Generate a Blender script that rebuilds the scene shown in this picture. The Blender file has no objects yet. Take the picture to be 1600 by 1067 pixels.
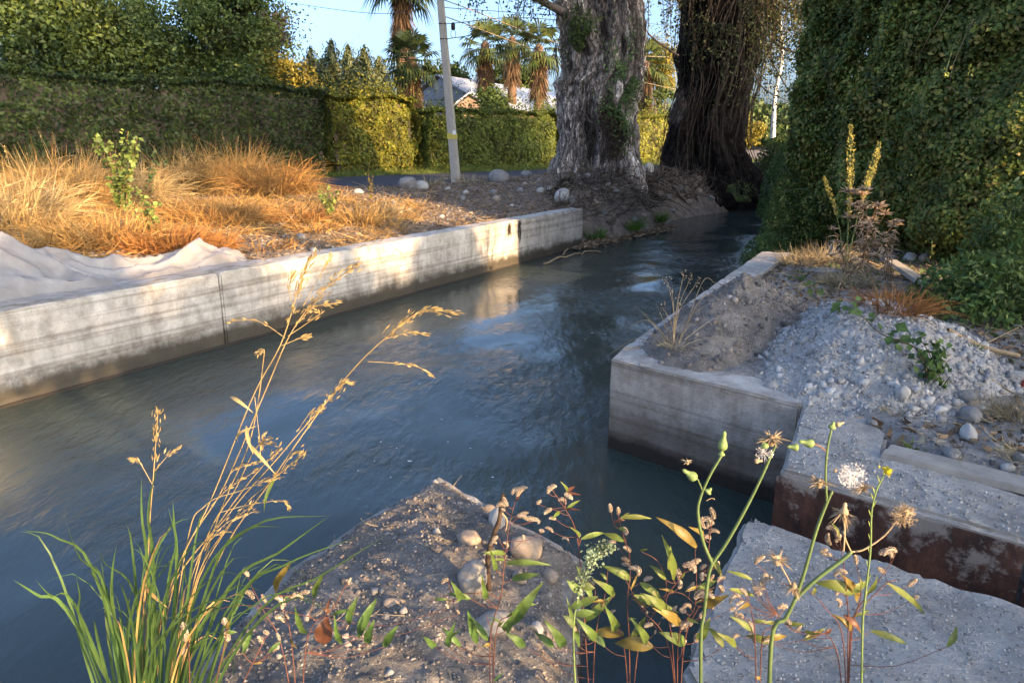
import bpy, bmesh, math, random
import numpy as np
from mathutils import Vector, Matrix
R = math.radians
SC = bpy.context.scene
COL = SC.collection
rng = np.random.default_rng(7)
random.seed(7)

# ---------------------------------------------------------------- camera, sky, sun, exposure
EYE = 1.5
FPX, PIT = 1143.0, math.atan(316/1143)
cam = bpy.data.cameras.new('camera'); cam.sensor_width = 36; cam.lens = 36*FPX/1600
cam.clip_start = .05; cam.clip_end = 3000
co = bpy.data.objects.new('camera', cam); COL.objects.link(co)
co.location = (0, 0, EYE); co.rotation_euler = (math.pi/2-PIT, 0, 0); SC.camera = co
SUN_AZ, SUN_EL = 132.0, 13.0
w = bpy.data.worlds.new('World'); SC.world = w; w.use_nodes = True
sky = w.node_tree.nodes.new('ShaderNodeTexSky'); sky.sky_type = 'NISHITA'; sky.sun_disc = False
sky.sun_elevation = R(SUN_EL); sky.sun_rotation = R(SUN_AZ); sky.air_density = .6; sky.dust_density = 5; sky.ozone_density = 3.4
w.node_tree.links.new(sky.outputs[0], w.node_tree.nodes['Background'].inputs[0])
w.node_tree.nodes['Background'].inputs[1].default_value = .15
SUN = Vector((math.sin(R(SUN_AZ))*math.cos(R(SUN_EL)), math.cos(R(SUN_AZ))*math.cos(R(SUN_EL)), math.sin(R(SUN_EL))))
sl = bpy.data.lights.new('sun', 'SUN'); sl.energy = 2.6; sl.angle = R(.6); sl.color = (1, .70, .42)
so = bpy.data.objects.new('sun', sl); COL.objects.link(so); so.rotation_euler = SUN.to_track_quat('Z', 'Y').to_euler(); so.location = (20, -20, 20)
vs = SC.view_settings; vs.view_transform = 'Standard'; vs.look = 'None'; vs.gamma = 1; vs.use_curve_mapping = False
vs.exposure = 2.42
vs.use_white_balance = True; vs.white_balance_temperature = 7500; vs.white_balance_tint = 10
SC.cycles.max_bounces = 6; SC.cycles.diffuse_bounces = 3; SC.cycles.glossy_bounces = 3; SC.cycles.transmission_bounces = 3
SC.cycles.transparent_max_bounces = 4

def P(px, py, D=None, z=0.0):
    """world point seen at photo pixel (px,py): at ground depth D, or on the level z"""
    v = 533.5-py
    d = (px-800, FPX*math.cos(PIT)+v*math.sin(PIT), -FPX*math.sin(PIT)+v*math.cos(PIT))
    t = D/d[1] if D is not None else (z-EYE)/d[2]
    return Vector((d[0]*t, d[1]*t, EYE+d[2]*t))

# ---------------------------------------------------------------- noise
def _h(ix, iy, iz):
    n = (ix*374761393 + iy*668265263 + iz*2147483647*3 + 12345) & 0xffffffff
    n = ((n ^ (n >> 13))*1274126177) & 0xffffffff
    n = (n ^ (n >> 16)) & 0xffffffff
    return n/4294967295.0
def vnoise(x, y, z=0.0):
    x, y, z = np.broadcast_arrays(np.asarray(x, float), np.asarray(y, float), np.asarray(z, float))
    ix, iy, iz = np.floor(x).astype(np.int64), np.floor(y).astype(np.int64), np.floor(z).astype(np.int64)
    fx, fy, fz = x-ix, y-iy, z-iz
    fx, fy, fz = fx*fx*(3-2*fx), fy*fy*(3-2*fy), fz*fz*(3-2*fz)
    r = 0
    for a in (0, 1):
        for b in (0, 1):
            for c in (0, 1):
                r = r + _h(ix+a, iy+b, iz+c)*np.where(a, fx, 1-fx)*np.where(b, fy, 1-fy)*np.where(c, fz, 1-fz)
    return r*2-1
def fbm(x, y, z=0.0, o=4):
    r, a = 0, 1.0
    for i in range(o):
        r = r + a*vnoise(np.asarray(x)*2**i+i*17.3, np.asarray(y)*2**i+i*5.1, np.asarray(z)*2**i); a *= .5
    return r/1.8
def sst(a, b, x):
    t = np.clip((x-a)/(b-a), 0, 1); return t*t*(3-2*t)

# ---------------------------------------------------------------- materials
MATS = {}
def _ramp(nt, cols, pos=None):
    r = nt.nodes.new('ShaderNodeValToRGB'); e = r.color_ramp.elements
    n = len(cols)
    for i, c in enumerate(cols):
        p = pos[i] if pos else i/max(1, n-1)
        k = e[i] if i < 2 else e.new(p)
        k.position = p; k.color = (*c, 1)
    return r
def _noise(nt, scale, detail=6, rough=.6, vec=None, typ=None):
    n = nt.nodes.new('ShaderNodeTexNoise'); n.inputs['Scale'].default_value = scale
    n.inputs['Detail'].default_value = detail; n.inputs['Roughness'].default_value = rough
    if vec: nt.links.new(vec, n.inputs['Vector'])
    return n
def _mix(nt, a, b, f, mode='MIX'):
    m = nt.nodes.new('ShaderNodeMix'); m.data_type = 'RGBA'; m.blend_type = mode
    for s, v in (('A', a), ('B', b)):
        i = [k for k in m.inputs if k.name == s and k.type == 'RGBA'][0]
        if isinstance(v, tuple): i.default_value = (*v, 1)
        else: nt.links.new(v, i)
    if isinstance(f, (int, float)): m.inputs[0].default_value = f
    else: nt.links.new(f, m.inputs[0])
    return [o for o in m.outputs if o.type == 'RGBA'][0]
def base_mat(name):
    m = bpy.data.materials.new(name); m.use_nodes = True; nt = m.node_tree
    b = nt.nodes['Principled BSDF']; MATS[name] = m
    return m, nt, b
def coords(nt):
    g = nt.nodes.new('ShaderNodeNewGeometry'); return g.outputs['Position']
def earthy(name, cols, scale=3, rough=.9, bump=.3, bscale=40, speck=None, speckscale=120, attr=None, stain=None, pos=None, spec=.3, thr=.6):
    """noise coloured matter: soil, stone, concrete, bark"""
    m, nt, b = base_mat(name); L = nt.links
    tc = nt.nodes.new('ShaderNodeTexCoord').outputs['Object'] if pos == 'obj' else coords(nt)
    n = _noise(nt, scale, 8, .65, tc); r = _ramp(nt, cols, [ .28+.44*i/max(1, len(cols)-1) for i in range(len(cols))]); L.new(n.outputs[0], r.inputs[0]); c = r.outputs[0]
    if speck:
        n2 = _noise(nt, speckscale, 3, .7, tc); r2 = _ramp(nt, [(0, 0, 0), (1, 1, 1)], [thr, thr+.06]); L.new(n2.outputs[0], r2.inputs[0])
        c = _mix(nt, c, speck, r2.outputs[0])
    if attr:   # per-vertex colour of the thing itself
        a = nt.nodes.new('ShaderNodeAttribute'); a.attribute_name = attr
        c = _mix(nt, c, a.outputs['Color'], 1.0, 'MULTIPLY')
    if stain:
        sep = nt.nodes.new('ShaderNodeSeparateXYZ'); L.new(tc, sep.inputs[0])
        n3 = _noise(nt, 5, 5, .6, tc)
        ma = nt.nodes.new('ShaderNodeMath'); ma.operation = 'MULTIPLY_ADD'; L.new(n3.outputs[0], ma.inputs[0]); ma.inputs[1].default_value = stain[2]; L.new(sep.outputs[2], ma.inputs[2])
        mr = nt.nodes.new('ShaderNodeMapRange'); L.new(ma.outputs[0], mr.inputs[0])
        mr.inputs[1].default_value = stain[0]; mr.inputs[2].default_value = stain[1]
        mr.inputs[3].default_value = 1; mr.inputs[4].default_value = 0
        c = _mix(nt, c, stain[3], mr.outputs[0])
    L.new(c, b.inputs['Base Color']); b.inputs['Roughness'].default_value = rough; b.inputs['Specular IOR Level'].default_value = spec
    if bump:
        nb = _noise(nt, bscale, 6, .7, tc); bp = nt.nodes.new('ShaderNodeBump'); bp.inputs['Strength'].default_value = bump; bp.inputs['Distance'].default_value = .02
        L.new(nb.outputs[0], bp.inputs['Height']); L.new(bp.outputs[0], b.inputs['Normal'])
    return m
def leafy(name, cols, rough=.55, trans=.3, clump=.8, dark=.55, spec=.35, big=None):
    """leaves, straw: hue differs island by island and softly in clumps"""
    m, nt, b = base_mat(name); L = nt.links
    g = nt.nodes.new('ShaderNodeNewGeometry'); r = _ramp(nt, cols); L.new(g.outputs['Random Per Island'], r.inputs[0])
    n = _noise(nt, clump, 3, .6, g.outputs['Position'])
    r2 = _ramp(nt, [(dark,)*3, (1.25,)*3], [.36, .64]); L.new(n.outputs[0], r2.inputs[0])
    c = _mix(nt, r.outputs[0], r2.outputs[0], 1.0, 'MULTIPLY')
    if big:
        n4 = _noise(nt, .35, 2, .5, g.outputs['Position']); r4 = _ramp(nt, [(0,0,0),(1,1,1)], [.45, .62]); L.new(n4.outputs[0], r4.inputs[0])
        c = _mix(nt, c, big, _scale(nt, r4.outputs[0], .5))
    L.new(c, b.inputs['Base Color']); b.inputs['Roughness'].default_value = rough; b.inputs['Specular IOR Level'].default_value = spec
    if trans:
        t = nt.nodes.new('ShaderNodeBsdfTranslucent'); L.new(c, t.inputs[0])
        x = nt.nodes.new('ShaderNodeMixShader'); x.inputs[0].default_value = trans
        L.new(b.outputs[0], x.inputs[1]); L.new(t.outputs[0], x.inputs[2]); L.new(x.outputs[0], nt.nodes['Material Output'].inputs[0])
    return m
def _scale(nt, s, k):
    a = nt.nodes.new('ShaderNodeMath'); a.operation = 'MULTIPLY'; nt.links.new(s, a.inputs[0]); a.inputs[1].default_value = k; return a.outputs[0]

leafy('hedge_leaf', [(.04,.07,.015),(.07,.11,.02),(.12,.15,.026),(.17,.19,.035)], clump=.9, dark=.6)
leafy('thicket_leaf', [(.06,.105,.028),(.11,.18,.04),(.18,.245,.055),(.27,.29,.065),(.30,.24,.08)], clump=2.2, dark=.45)
leafy('reed_leaf', [(.05,.11,.03),(.10,.17,.045),(.17,.23,.06)], clump=3, dark=.45)
leafy('hedge_shaded_leaf', [(.018,.038,.010),(.035,.062,.014),(.06,.085,.018),(.085,.10,.024)], clump=1.6, dark=.45)  # shaded copy of the hedge leaf: shade put into the darker green
leafy('hedge_sunlit_leaf', [(.07,.10,.014),(.13,.15,.02),(.20,.20,.028),(.26,.23,.035)], clump=1.6, dark=.5)  # sunlit copy of the hedge leaf: sunlight put into the yellow green
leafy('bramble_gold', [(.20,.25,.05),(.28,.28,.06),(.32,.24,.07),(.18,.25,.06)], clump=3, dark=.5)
leafy('straw_rust', [(.26,.12,.035),(.38,.19,.06),(.46,.27,.09),(.2,.1,.04)], rough=.75, trans=.2, clump=3, dark=.5, spec=.2)
leafy('straw_pale', [(.42,.3,.13),(.55,.4,.19),(.34,.22,.1),(.6,.47,.25)], rough=.7, trans=.2, clump=3, dark=.55, spec=.2)
leafy('tree_leaf', [(.035,.065,.015),(.07,.11,.025),(.12,.15,.03)], clump=.6, dark=.55)
leafy('ochre_leaf', [(.14,.13,.02),(.24,.20,.03),(.30,.23,.04)], clump=.8)
leafy('brown_leaf', [(.035,.022,.018),(.06,.04,.025),(.08,.055,.03)], clump=.8)
leafy('conifer_leaf', [(.05,.08,.04),(.09,.11,.045),(.15,.15,.05)], clump=.6)
leafy('palm_leaf', [(.025,.05,.015),(.05,.08,.02),(.09,.10,.025)], clump=1.5, trans=.15)
leafy('palm_dead', [(.06,.035,.018),(.12,.07,.035),(.2,.12,.06)], clump=2, trans=.1)
leafy('dark_vine_leaf', [(.03,.045,.015),(.05,.065,.02),(.10,.10,.03)], clump=1)
leafy('straw', [(.28,.16,.05),(.42,.26,.09),(.55,.36,.14),(.36,.17,.05)], rough=.7, trans=.2, clump=2.5, dark=.55, spec=.2)
leafy('russet_straw', [(.20,.08,.025),(.32,.14,.045),(.42,.22,.08)], rough=.8, trans=.15, clump=3, spec=.2)
leafy('pale_straw', [(.30,.24,.14),(.42,.34,.20),(.22,.17,.11),(.5,.42,.27)], rough=.8, trans=.1, clump=5, dark=.6, spec=.2)
leafy('litter', [(.10,.07,.045),(.20,.14,.09),(.30,.22,.14),(.14,.08,.045),(.38,.30,.2)], rough=.85, trans=0, clump=5, dark=.6, spec=.2)
leafy('root_litter', [(.03,.024,.02),(.10,.08,.06),(.22,.18,.14),(.05,.035,.028)], rough=.9, trans=0, clump=3, dark=.6, spec=.1)
leafy('twig_litter', [(.16,.12,.09),(.28,.22,.17),(.10,.075,.055),(.35,.28,.2)], rough=.9, trans=0, clump=3, dark=.5, spec=.1)
leafy('weed_leaf', [(.12,.18,.04),(.20,.26,.06),(.28,.32,.08)], clump=5)
leafy('verge_grass', [(.07,.12,.02),(.11,.16,.03),(.18,.19,.05)], clump=1.5)
leafy('wet_grass', [(.06,.14,.02),(.09,.2,.03),(.13,.24,.04)], clump=3)
leafy('blade_green', [(.028,.07,.022),(.045,.10,.03),(.075,.135,.04),(.15,.16,.065)], clump=6, dark=.7, rough=.45)
leafy('gold_stalk', [(.30,.20,.075),(.38,.27,.11),(.46,.34,.16)], rough=.6, trans=.25, clump=9, dark=.75)
leafy('knot_leaf', [(.04,.09,.025),(.07,.14,.035),(.12,.20,.045)], clump=26, dark=.55, rough=.5, big=(.25,.22,.04))
leafy('knot_leaf_gold', [(.17,.13,.03),(.25,.17,.04),(.12,.14,.035)], clump=14, dark=.6, rough=.45)
leafy('knot_leaf_red', [(.09,.035,.022),(.15,.06,.03)], clump=14, dark=.6, rough=.45)
leafy('seed_spike', [(.26,.2,.14),(.38,.31,.22),(.5,.42,.33),(.3,.19,.14)], rough=.8, trans=.1, clump=30, dark=.75)
leafy('grey_green', [(.22,.30,.18),(.32,.40,.26)], rough=.8, clump=20)
leafy('white_down', [(.75,.72,.66),(.85,.83,.8)], rough=.9, trans=.4, clump=20, dark=.9)
leafy('mustard', [(.75,.6,.03),(.8,.7,.05)], rough=.6, clump=20)
leafy('dry_head', [(.34,.24,.13),(.48,.36,.22),(.55,.45,.3)], rough=.85, clump=20)
leafy('thistle_dry', [(.38,.26,.16),(.5,.36,.24),(.58,.45,.32)], rough=.85, clump=9)
leafy('horseweed_head', [(.34,.3,.07),(.46,.4,.1),(.5,.42,.16)], rough=.7, clump=9)
def plain(name, c, rough=.6, var=.15, scale=20, bump=.15, metal=0):
    m = earthy(name, [tuple(k*(1-var) for k in c), tuple(min(.9, k*(1+var)) for k in c)], scale=scale, rough=rough, bump=bump, bscale=scale*4)
    m.node_tree.nodes['Principled BSDF'].inputs['Metallic'].default_value = metal
    return m
plain('red_stem', (.12,.05,.036), .6, .35); plain('green_stem', (.10,.15,.055), .5); plain('brown_stem', (.16,.09,.05), .8, .3)
plain('bud_green', (.16,.23,.08), .5, .2, 60); plain('dead_stem', (.34,.25,.15), .85, .25); plain('dark_twig', (.07,.045,.03), .85, .4, 30, .4)
earthy('soil', [(.08,.062,.05),(.17,.132,.105),(.29,.235,.19)], 5, .95, 1.0, 30, speck=(.30,.27,.23), speckscale=42)
earthy('dirt_dark', [(.10,.09,.08),(.19,.172,.152),(.30,.275,.245)], 6, .95, 1.0, 50, speck=(.42,.38,.33), speckscale=85)
earthy('canal_bed', [(.05,.045,.04),(.08,.07,.06)], 2, .9, .3, 20)
earthy('asphalt', [(.035,.04,.05),(.05,.055,.066)], 3, .85, .3, 120)
earthy('gravel_fine', [(.17,.155,.14),(.27,.25,.23),(.38,.36,.33)], 14, .95, .8, 90, speck=(.5,.49,.47), speckscale=70)
earthy('mortar', [(.27,.25,.225),(.43,.405,.365),(.58,.555,.505)], 5, .95, 1.0, 38, speck=(.14,.13,.12), speckscale=60)
earthy('stone_grey', [(.14,.135,.13),(.22,.215,.205),(.30,.29,.28)], 6, .9, .35, 60, pos='obj')
earthy('stone_pale', [(.27,.265,.25),(.38,.37,.345),(.47,.46,.43)], 5, .85, .35, 50, pos='obj')
earthy('stone_tan', [(.22,.17,.13),(.32,.255,.195),(.42,.35,.28)], 8, .85, .35, 70, pos='obj', speck=(.2,.15,.1), speckscale=40, thr=.64)
def bark_mat(name, cols, crev):
    m, nt, b = base_mat(name); L = nt.links; p = coords(nt)
    n = _noise(nt, 4, 10, .7, p); r = _ramp(nt, cols, [.3,.5,.7]); L.new(n.outputs[0], r.inputs[0])
    mp = nt.nodes.new('ShaderNodeMapping'); mp.inputs['Scale'].default_value = (1, 1, .22); L.new(p, mp.inputs[0])
    n2 = _noise(nt, 11, 9, .72, mp.outputs[0]); n2.inputs['Distortion'].default_value = .8
    a = nt.nodes.new('ShaderNodeMath'); a.operation = 'SUBTRACT'; L.new(n2.outputs[0], a.inputs[0]); a.inputs[1].default_value = .5
    a2 = nt.nodes.new('ShaderNodeMath'); a2.operation = 'ABSOLUTE'; L.new(a.outputs[0], a2.inputs[0])
    r2 = _ramp(nt, [(0,0,0),(1,1,1)], [.0,.075]); L.new(a2.outputs[0], r2.inputs[0])
    c = _mix(nt, crev, r.outputs[0], r2.outputs[0]); n3 = _noise(nt, 45, 6, .75, p); r3 = _ramp(nt, [(.55,)*3,(1.3,)*3], [.35,.65]); L.new(n3.outputs[0], r3.inputs[0]); c = _mix(nt, c, r3.outputs[0], 1., 'MULTIPLY')
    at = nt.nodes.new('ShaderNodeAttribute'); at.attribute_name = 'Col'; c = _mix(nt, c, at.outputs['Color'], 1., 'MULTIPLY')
    L.new(c, b.inputs['Base Color']); b.inputs['Roughness'].default_value = .95; b.inputs['Specular IOR Level'].default_value = .15
    h = nt.nodes.new('ShaderNodeMath'); h.operation = 'MULTIPLY_ADD'; L.new(r2.outputs[0], h.inputs[0]); h.inputs[1].default_value = .6; L.new(n3.outputs[0], h.inputs[2])
    bp = nt.nodes.new('ShaderNodeBump'); bp.inputs['Strength'].default_value = 1; bp.inputs['Distance'].default_value = .05; L.new(h.outputs[0], bp.inputs['Height']); L.new(bp.outputs[0], b.inputs['Normal'])
bark_mat('bark', [(.30,.26,.225),(.48,.43,.385),(.64,.59,.54)], (.06,.048,.04)); bark_mat('bark_dark', [(.018,.015,.013),(.04,.032,.027),(.075,.062,.053)], (.01,.008,.007))
earthy('vine_dark', [(.02,.016,.013),(.05,.04,.03),(.10,.08,.06)], 5, .95, .4, 20)
earthy('bark_plain', [(.08,.06,.045),(.15,.115,.09)], 6, .95, .5, 20)
earthy('palm_trunk', [(.06,.038,.026),(.17,.10,.06)], 8, .95, .7, 20)
earthy('pole_concrete', [(.36,.33,.28),(.46,.43,.37)], 5, .85, .2, 40)
earthy('plank_wood', [(.22,.2,.17),(.34,.31,.27),(.43,.40,.35)], 6, .85, .3, 40, pos='obj')
earthy('roof_sheet', [(.26,.28,.32),(.36,.38,.42)], 2, .5, .1, 10); earthy('house_wall', [(.24,.15,.10),(.32,.21,.15)], 2, .9, .2, 20)
earthy('gable_grey', [(.25,.27,.3),(.32,.34,.37)], 2, .9, .2, 20)
plain('wire_black', (.02,.02,.022), .6); plain('white_paint', (.75,.75,.72), .6, .08); plain('band_yellow', (.5,.42,.08), .6); plain('brick_red', (.35,.07,.05), .85, .3, 30)
plain('foam', (.7,.72,.7), .6, .1)
def concrete(name, cols, stain, face=None):
    """cast concrete: grain, pits, shutter-board lines, a damp band above the water"""
    m, nt, b = base_mat(name); L = nt.links; p = coords(nt)
    n = _noise(nt, 1.6, 10, .62, p); r = _ramp(nt, cols, [.3,.5,.72]); L.new(n.outputs[0], r.inputs[0]); c = r.outputs[0]
    # mid scale mottling
    n5 = _noise(nt, 7, 6, .7, p); r5 = _ramp(nt, [(.72,.7,.68),(1.1,1.1,1.1)], [.35,.6]); L.new(n5.outputs[0], r5.inputs[0]); c = _mix(nt, c, r5.outputs[0], 1., 'MULTIPLY')
    # shutter lines: noise stretched along the wall
    mp = nt.nodes.new('ShaderNodeMapping'); mp.inputs['Scale'].default_value = (.12, .12, 10); L.new(p, mp.inputs[0])
    n1 = _noise(nt, 1.3, 5, .6, mp.outputs[0]); r1 = _ramp(nt, [(.62,.6,.57),(1.08,1.08,1.08)], [.40,.50]); L.new(n1.outputs[0], r1.inputs[0])
    c = _mix(nt, c, r1.outputs[0], .8, 'MULTIPLY')
    # runs going down
    mp2 = nt.nodes.new('ShaderNodeMapping'); mp2.inputs['Scale'].default_value = (9, 9, .8); L.new(p, mp2.inputs[0])
    n2 = _noise(nt, 1, 5, .6, mp2.outputs[0]); r2 = _ramp(nt, [(.7,.67,.62),(1.05,1.05,1.05)], [.38,.52]); L.new(n2.outputs[0], r2.inputs[0])
    c = _mix(nt, c, r2.outputs[0], .45, 'MULTIPLY')
    n3 = _noise(nt, 75, 3, .7, p); r3 = _ramp(nt, [(0,0,0),(1,1,1)], [.62,.70]); L.new(n3.outputs[0], r3.inputs[0]); c = _mix(nt, c, (.13,.12,.11), _scale(nt, r3.outputs[0], .75))
    sep = nt.nodes.new('ShaderNodeSeparateXYZ'); L.new(p, sep.inputs[0]); n4 = _noise(nt, 3.5, 6, .65, p)
    def band(z0, z1, amp, colr, k):
        nonlocal c
        ma = nt.nodes.new('ShaderNodeMath'); ma.operation = 'MULTIPLY_ADD'; L.new(n4.outputs[0], ma.inputs[0]); ma.inputs[1].default_value = amp; L.new(sep.outputs[2], ma.inputs[2])
        mr = nt.nodes.new('ShaderNodeMapRange'); mr.interpolation_type = 'SMOOTHSTEP'; L.new(ma.outputs[0], mr.inputs[0])
        mr.inputs[1].default_value = z0+amp*.5; mr.inputs[2].default_value = z1+amp*.5; mr.inputs[3].default_value = k; mr.inputs[4].default_value = 0
        c = _mix(nt, c, colr, mr.outputs[0])
    for s in stain: band(*s)
    L.new(c, b.inputs['Base Color']); b.inputs['Roughness'].default_value = .88; b.inputs['Specular IOR Level'].default_value = .25
    bp = nt.nodes.new('ShaderNodeBump'); bp.inputs['Strength'].default_value = .7; bp.inputs['Distance'].default_value = .025
    nb = _noise(nt, 34, 8, .72, p); L.new(nb.outputs[0], bp.inputs['Height']); L.new(bp.outputs[0], b.inputs['Normal'])
    return m
concrete('concrete_left', [(.34,.325,.295),(.47,.45,.415),(.57,.55,.515)], [(-.56,-.40,.22,(.055,.048,.035),.95)])
concrete('concrete_right', [(.30,.27,.235),(.40,.365,.325),(.49,.455,.41)], [(-.45,-.22,.12,(.10,.075,.05),.7),(-.61,-.52,.08,(.03,.025,.02),.95)])
concrete('concrete_top', [(.32,.305,.285),(.46,.445,.415),(.58,.56,.53)], [])
# rusty steel with remnants of old render on it
m, nt, b = base_mat('rusty_steel'); L = nt.links; p = coords(nt)
mp = nt.nodes.new('ShaderNodeMapping'); mp.inputs['Scale'].default_value = (1, 1, .55); L.new(p, mp.inputs[0])
n = _noise(nt, 9, 8, .7, mp.outputs[0]); r = _ramp(nt, [(.014,.008,.007),(.045,.018,.012),(.10,.04,.024),(.2,.09,.05)], [.3,.45,.6,.74]); L.new(n.outputs[0], r.inputs[0])
n2 = _noise(nt, 5.5, 8, .75, p); sep = nt.nodes.new('ShaderNodeSeparateXYZ'); L.new(p, sep.inputs[0])
ma = nt.nodes.new('ShaderNodeMath'); ma.operation = 'MULTIPLY_ADD'; L.new(sep.outputs[2], ma.inputs[0]); ma.inputs[1].default_value = .45; L.new(n2.outputs[0], ma.inputs[2])
r2 = _ramp(nt, [(0,0,0),(1,1,1)], [.44,.52]); L.new(ma.outputs[0], r2.inputs[0])
c = _mix(nt, r.outputs[0], (.30,.26,.22), _scale(nt, r2.outputs[0], .8)); L.new(c, b.inputs['Base Color']); b.inputs['Roughness'].default_value = .75
bp = nt.nodes.new('ShaderNodeBump'); bp.inputs['Strength'].default_value = .6; bp.inputs['Distance'].default_value = .01; L.new(n.outputs[0], bp.inputs['Height']); L.new(bp.outputs[0], b.inputs['Normal'])
# murky canal water
m, nt, b = base_mat('water'); L = nt.links; p = coords(nt)
b.inputs['Base Color'].default_value = (.042,.058,.050,1); b.inputs['Roughness'].default_value = .03; b.inputs['IOR'].default_value = 1.33; b.inputs['Specular IOR Level'].default_value = .5
mp = nt.nodes.new('ShaderNodeMapping'); mp.inputs['Rotation'].default_value = (0, 0, R(30)); mp.inputs['Scale'].default_value = (1.7, .75, 1); L.new(p, mp.inputs[0])
n = _noise(nt, 6, 6, .6, mp.outputs[0]); n.inputs['Distortion'].default_value = .35
n2 = _noise(nt, .55, 2, .5, p); r2 = _ramp(nt, [(.12,)*3, (.95,)*3], [.40,.58]); L.new(n2.outputs[0], r2.inputs[0])
bp = nt.nodes.new('ShaderNodeBump'); bp.inputs['Distance'].default_value = .05
L.new(_scale(nt, r2.outputs[0], .6), bp.inputs['Strength']); L.new(n.outputs[0], bp.inputs['Height']); L.new(bp.outputs[0], b.inputs['Normal'])
# thin milky plastic
m, nt, b = base_mat('plastic_film'); L = nt.links
n = _noise(nt, 4, 6, .6, coords(nt)); r = _ramp(nt, [(.34,.335,.33),(.48,.47,.46),(.62,.61,.59)], [.3,.5,.7]); L.new(n.outputs[0], r.inputs[0]); L.new(r.outputs[0], b.inputs['Base Color'])
b.inputs['Roughness'].default_value = .14
bp = nt.nodes.new('ShaderNodeBump'); bp.inputs['Strength'].default_value = .5; bp.inputs['Distance'].default_value = .02; nw = _noise(nt, 12, 3, .5, coords(nt)); nw.inputs['Distortion'].default_value = 1.5; L.new(nw.outputs[0], bp.inputs['Height']); L.new(bp.outputs[0], b.inputs['Normal'])
t = nt.nodes.new('ShaderNodeBsdfTranslucent'); t.inputs[0].default_value = (.6,.58,.55,1); tr = nt.nodes.new('ShaderNodeBsdfTransparent')
x = nt.nodes.new('ShaderNodeMixShader'); x.inputs[0].default_value = .25; L.new(b.outputs[0], x.inputs[1]); L.new(t.outputs[0], x.inputs[2])
y = nt.nodes.new('ShaderNodeMixShader'); y.inputs[0].default_value = .36; L.new(x.outputs[0], y.inputs[1]); L.new(tr.outputs[0], y.inputs[2]); L.new(y.outputs[0], nt.nodes['Material Output'].inputs[0])

# ---------------------------------------------------------------- object helpers
def mesh_np(name, V, F, mat, smooth=False):
    """V (n,3); F (m,3) or (m,4) int"""
    V = np.ascontiguousarray(V, np.float32); F = np.ascontiguousarray(F, np.int32)
    me = bpy.data.meshes.new(name); k = F.shape[1]
    me.vertices.add(len(V)); me.vertices.foreach_set('co', V.ravel())
    me.loops.add(F.size); me.loops.foreach_set('vertex_index', F.ravel())
    me.polygons.add(len(F)); me.polygons.foreach_set('loop_start', np.arange(0, F.size, k, dtype=np.int32))
    me.polygons.foreach_set('loop_total', np.full(len(F), k, np.int32))
    if smooth: me.polygons.foreach_set('use_smooth', np.ones(len(F), bool))
    me.update(calc_edges=True); me.materials.append(MATS[mat]); return me
def link(name, me, parent=None, loc=None):
    o = bpy.data.objects.new(name, me); COL.objects.link(o)
    if parent: o.parent = parent
    if loc is not None: o.location = loc
    return o
def tag(o, label=None, cat=None, group=None, kind=None):
    if label: o['label'] = label
    if cat: o['category'] = cat
    if group: o['group'] = group
    if kind: o['kind'] = kind
    return o
def thing(name, label, cat, loc=(0, 0, 0), group=None):
    o = bpy.data.objects.new(name, None); COL.objects.link(o); o.location = loc; o.empty_display_size = .1
    return tag(o, label, cat, group)
def part(name, V, F, mat, parent, smooth=False, local=False, kind=None):
    """V in world coordinates unless local"""
    V = np.asarray(V, float)
    if parent is not None and not local: V = V-np.array(parent.location)
    o = link(name, mesh_np(name, V, F, mat, smooth), parent)
    if kind: o['kind'] = kind
    return o
def bmobj(name, bm, mat, parent=None, smooth=False):
    me = bpy.data.meshes.new(name); bm.to_mesh(me); bm.free(); me.materials.append(MATS[mat])
    if smooth: me.polygons.foreach_set('use_smooth', np.ones(len(me.polygons), bool))
    return link(name, me, parent)
def unit(v):
    return v/np.maximum(np.linalg.norm(v, axis=-1, keepdims=True), 1e-9)
def rand_dirs(n):
    return unit(rng.normal(size=(n, 3)))
def leaves_np(C, size, nrm=None, spread=1.0, ratio=.55, up=None, fold=.15):
    """two-triangle folded leaves about the centres C"""
    n = len(C); N = rand_dirs(n)*spread
    if nrm is not None: N = N+nrm
    N = unit(N); A = rand_dirs(n)
    if up is not None: A = A+np.array(up)
    A = unit(A-(A*N).sum(1, keepdims=True)*N); S = np.cross(N, A)
    Ls = (np.asarray(size)*rng.uniform(.65, 1.3, n))[:, None]
    V = np.empty((n, 4, 3))
    V[:, 0] = C-A*Ls*.5; V[:, 1] = C+S*Ls*ratio*.5+N*Ls*fold+A*Ls*.05; V[:, 2] = C+A*Ls*.5; V[:, 3] = C-S*Ls*ratio*.5+N*Ls*fold+A*Ls*.05
    b = np.arange(n)[:, None]*4
    F = np.concatenate([b+[[0, 1, 2]], b+[[0, 2, 3]]])
    return V.reshape(-1, 3), F
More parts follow.
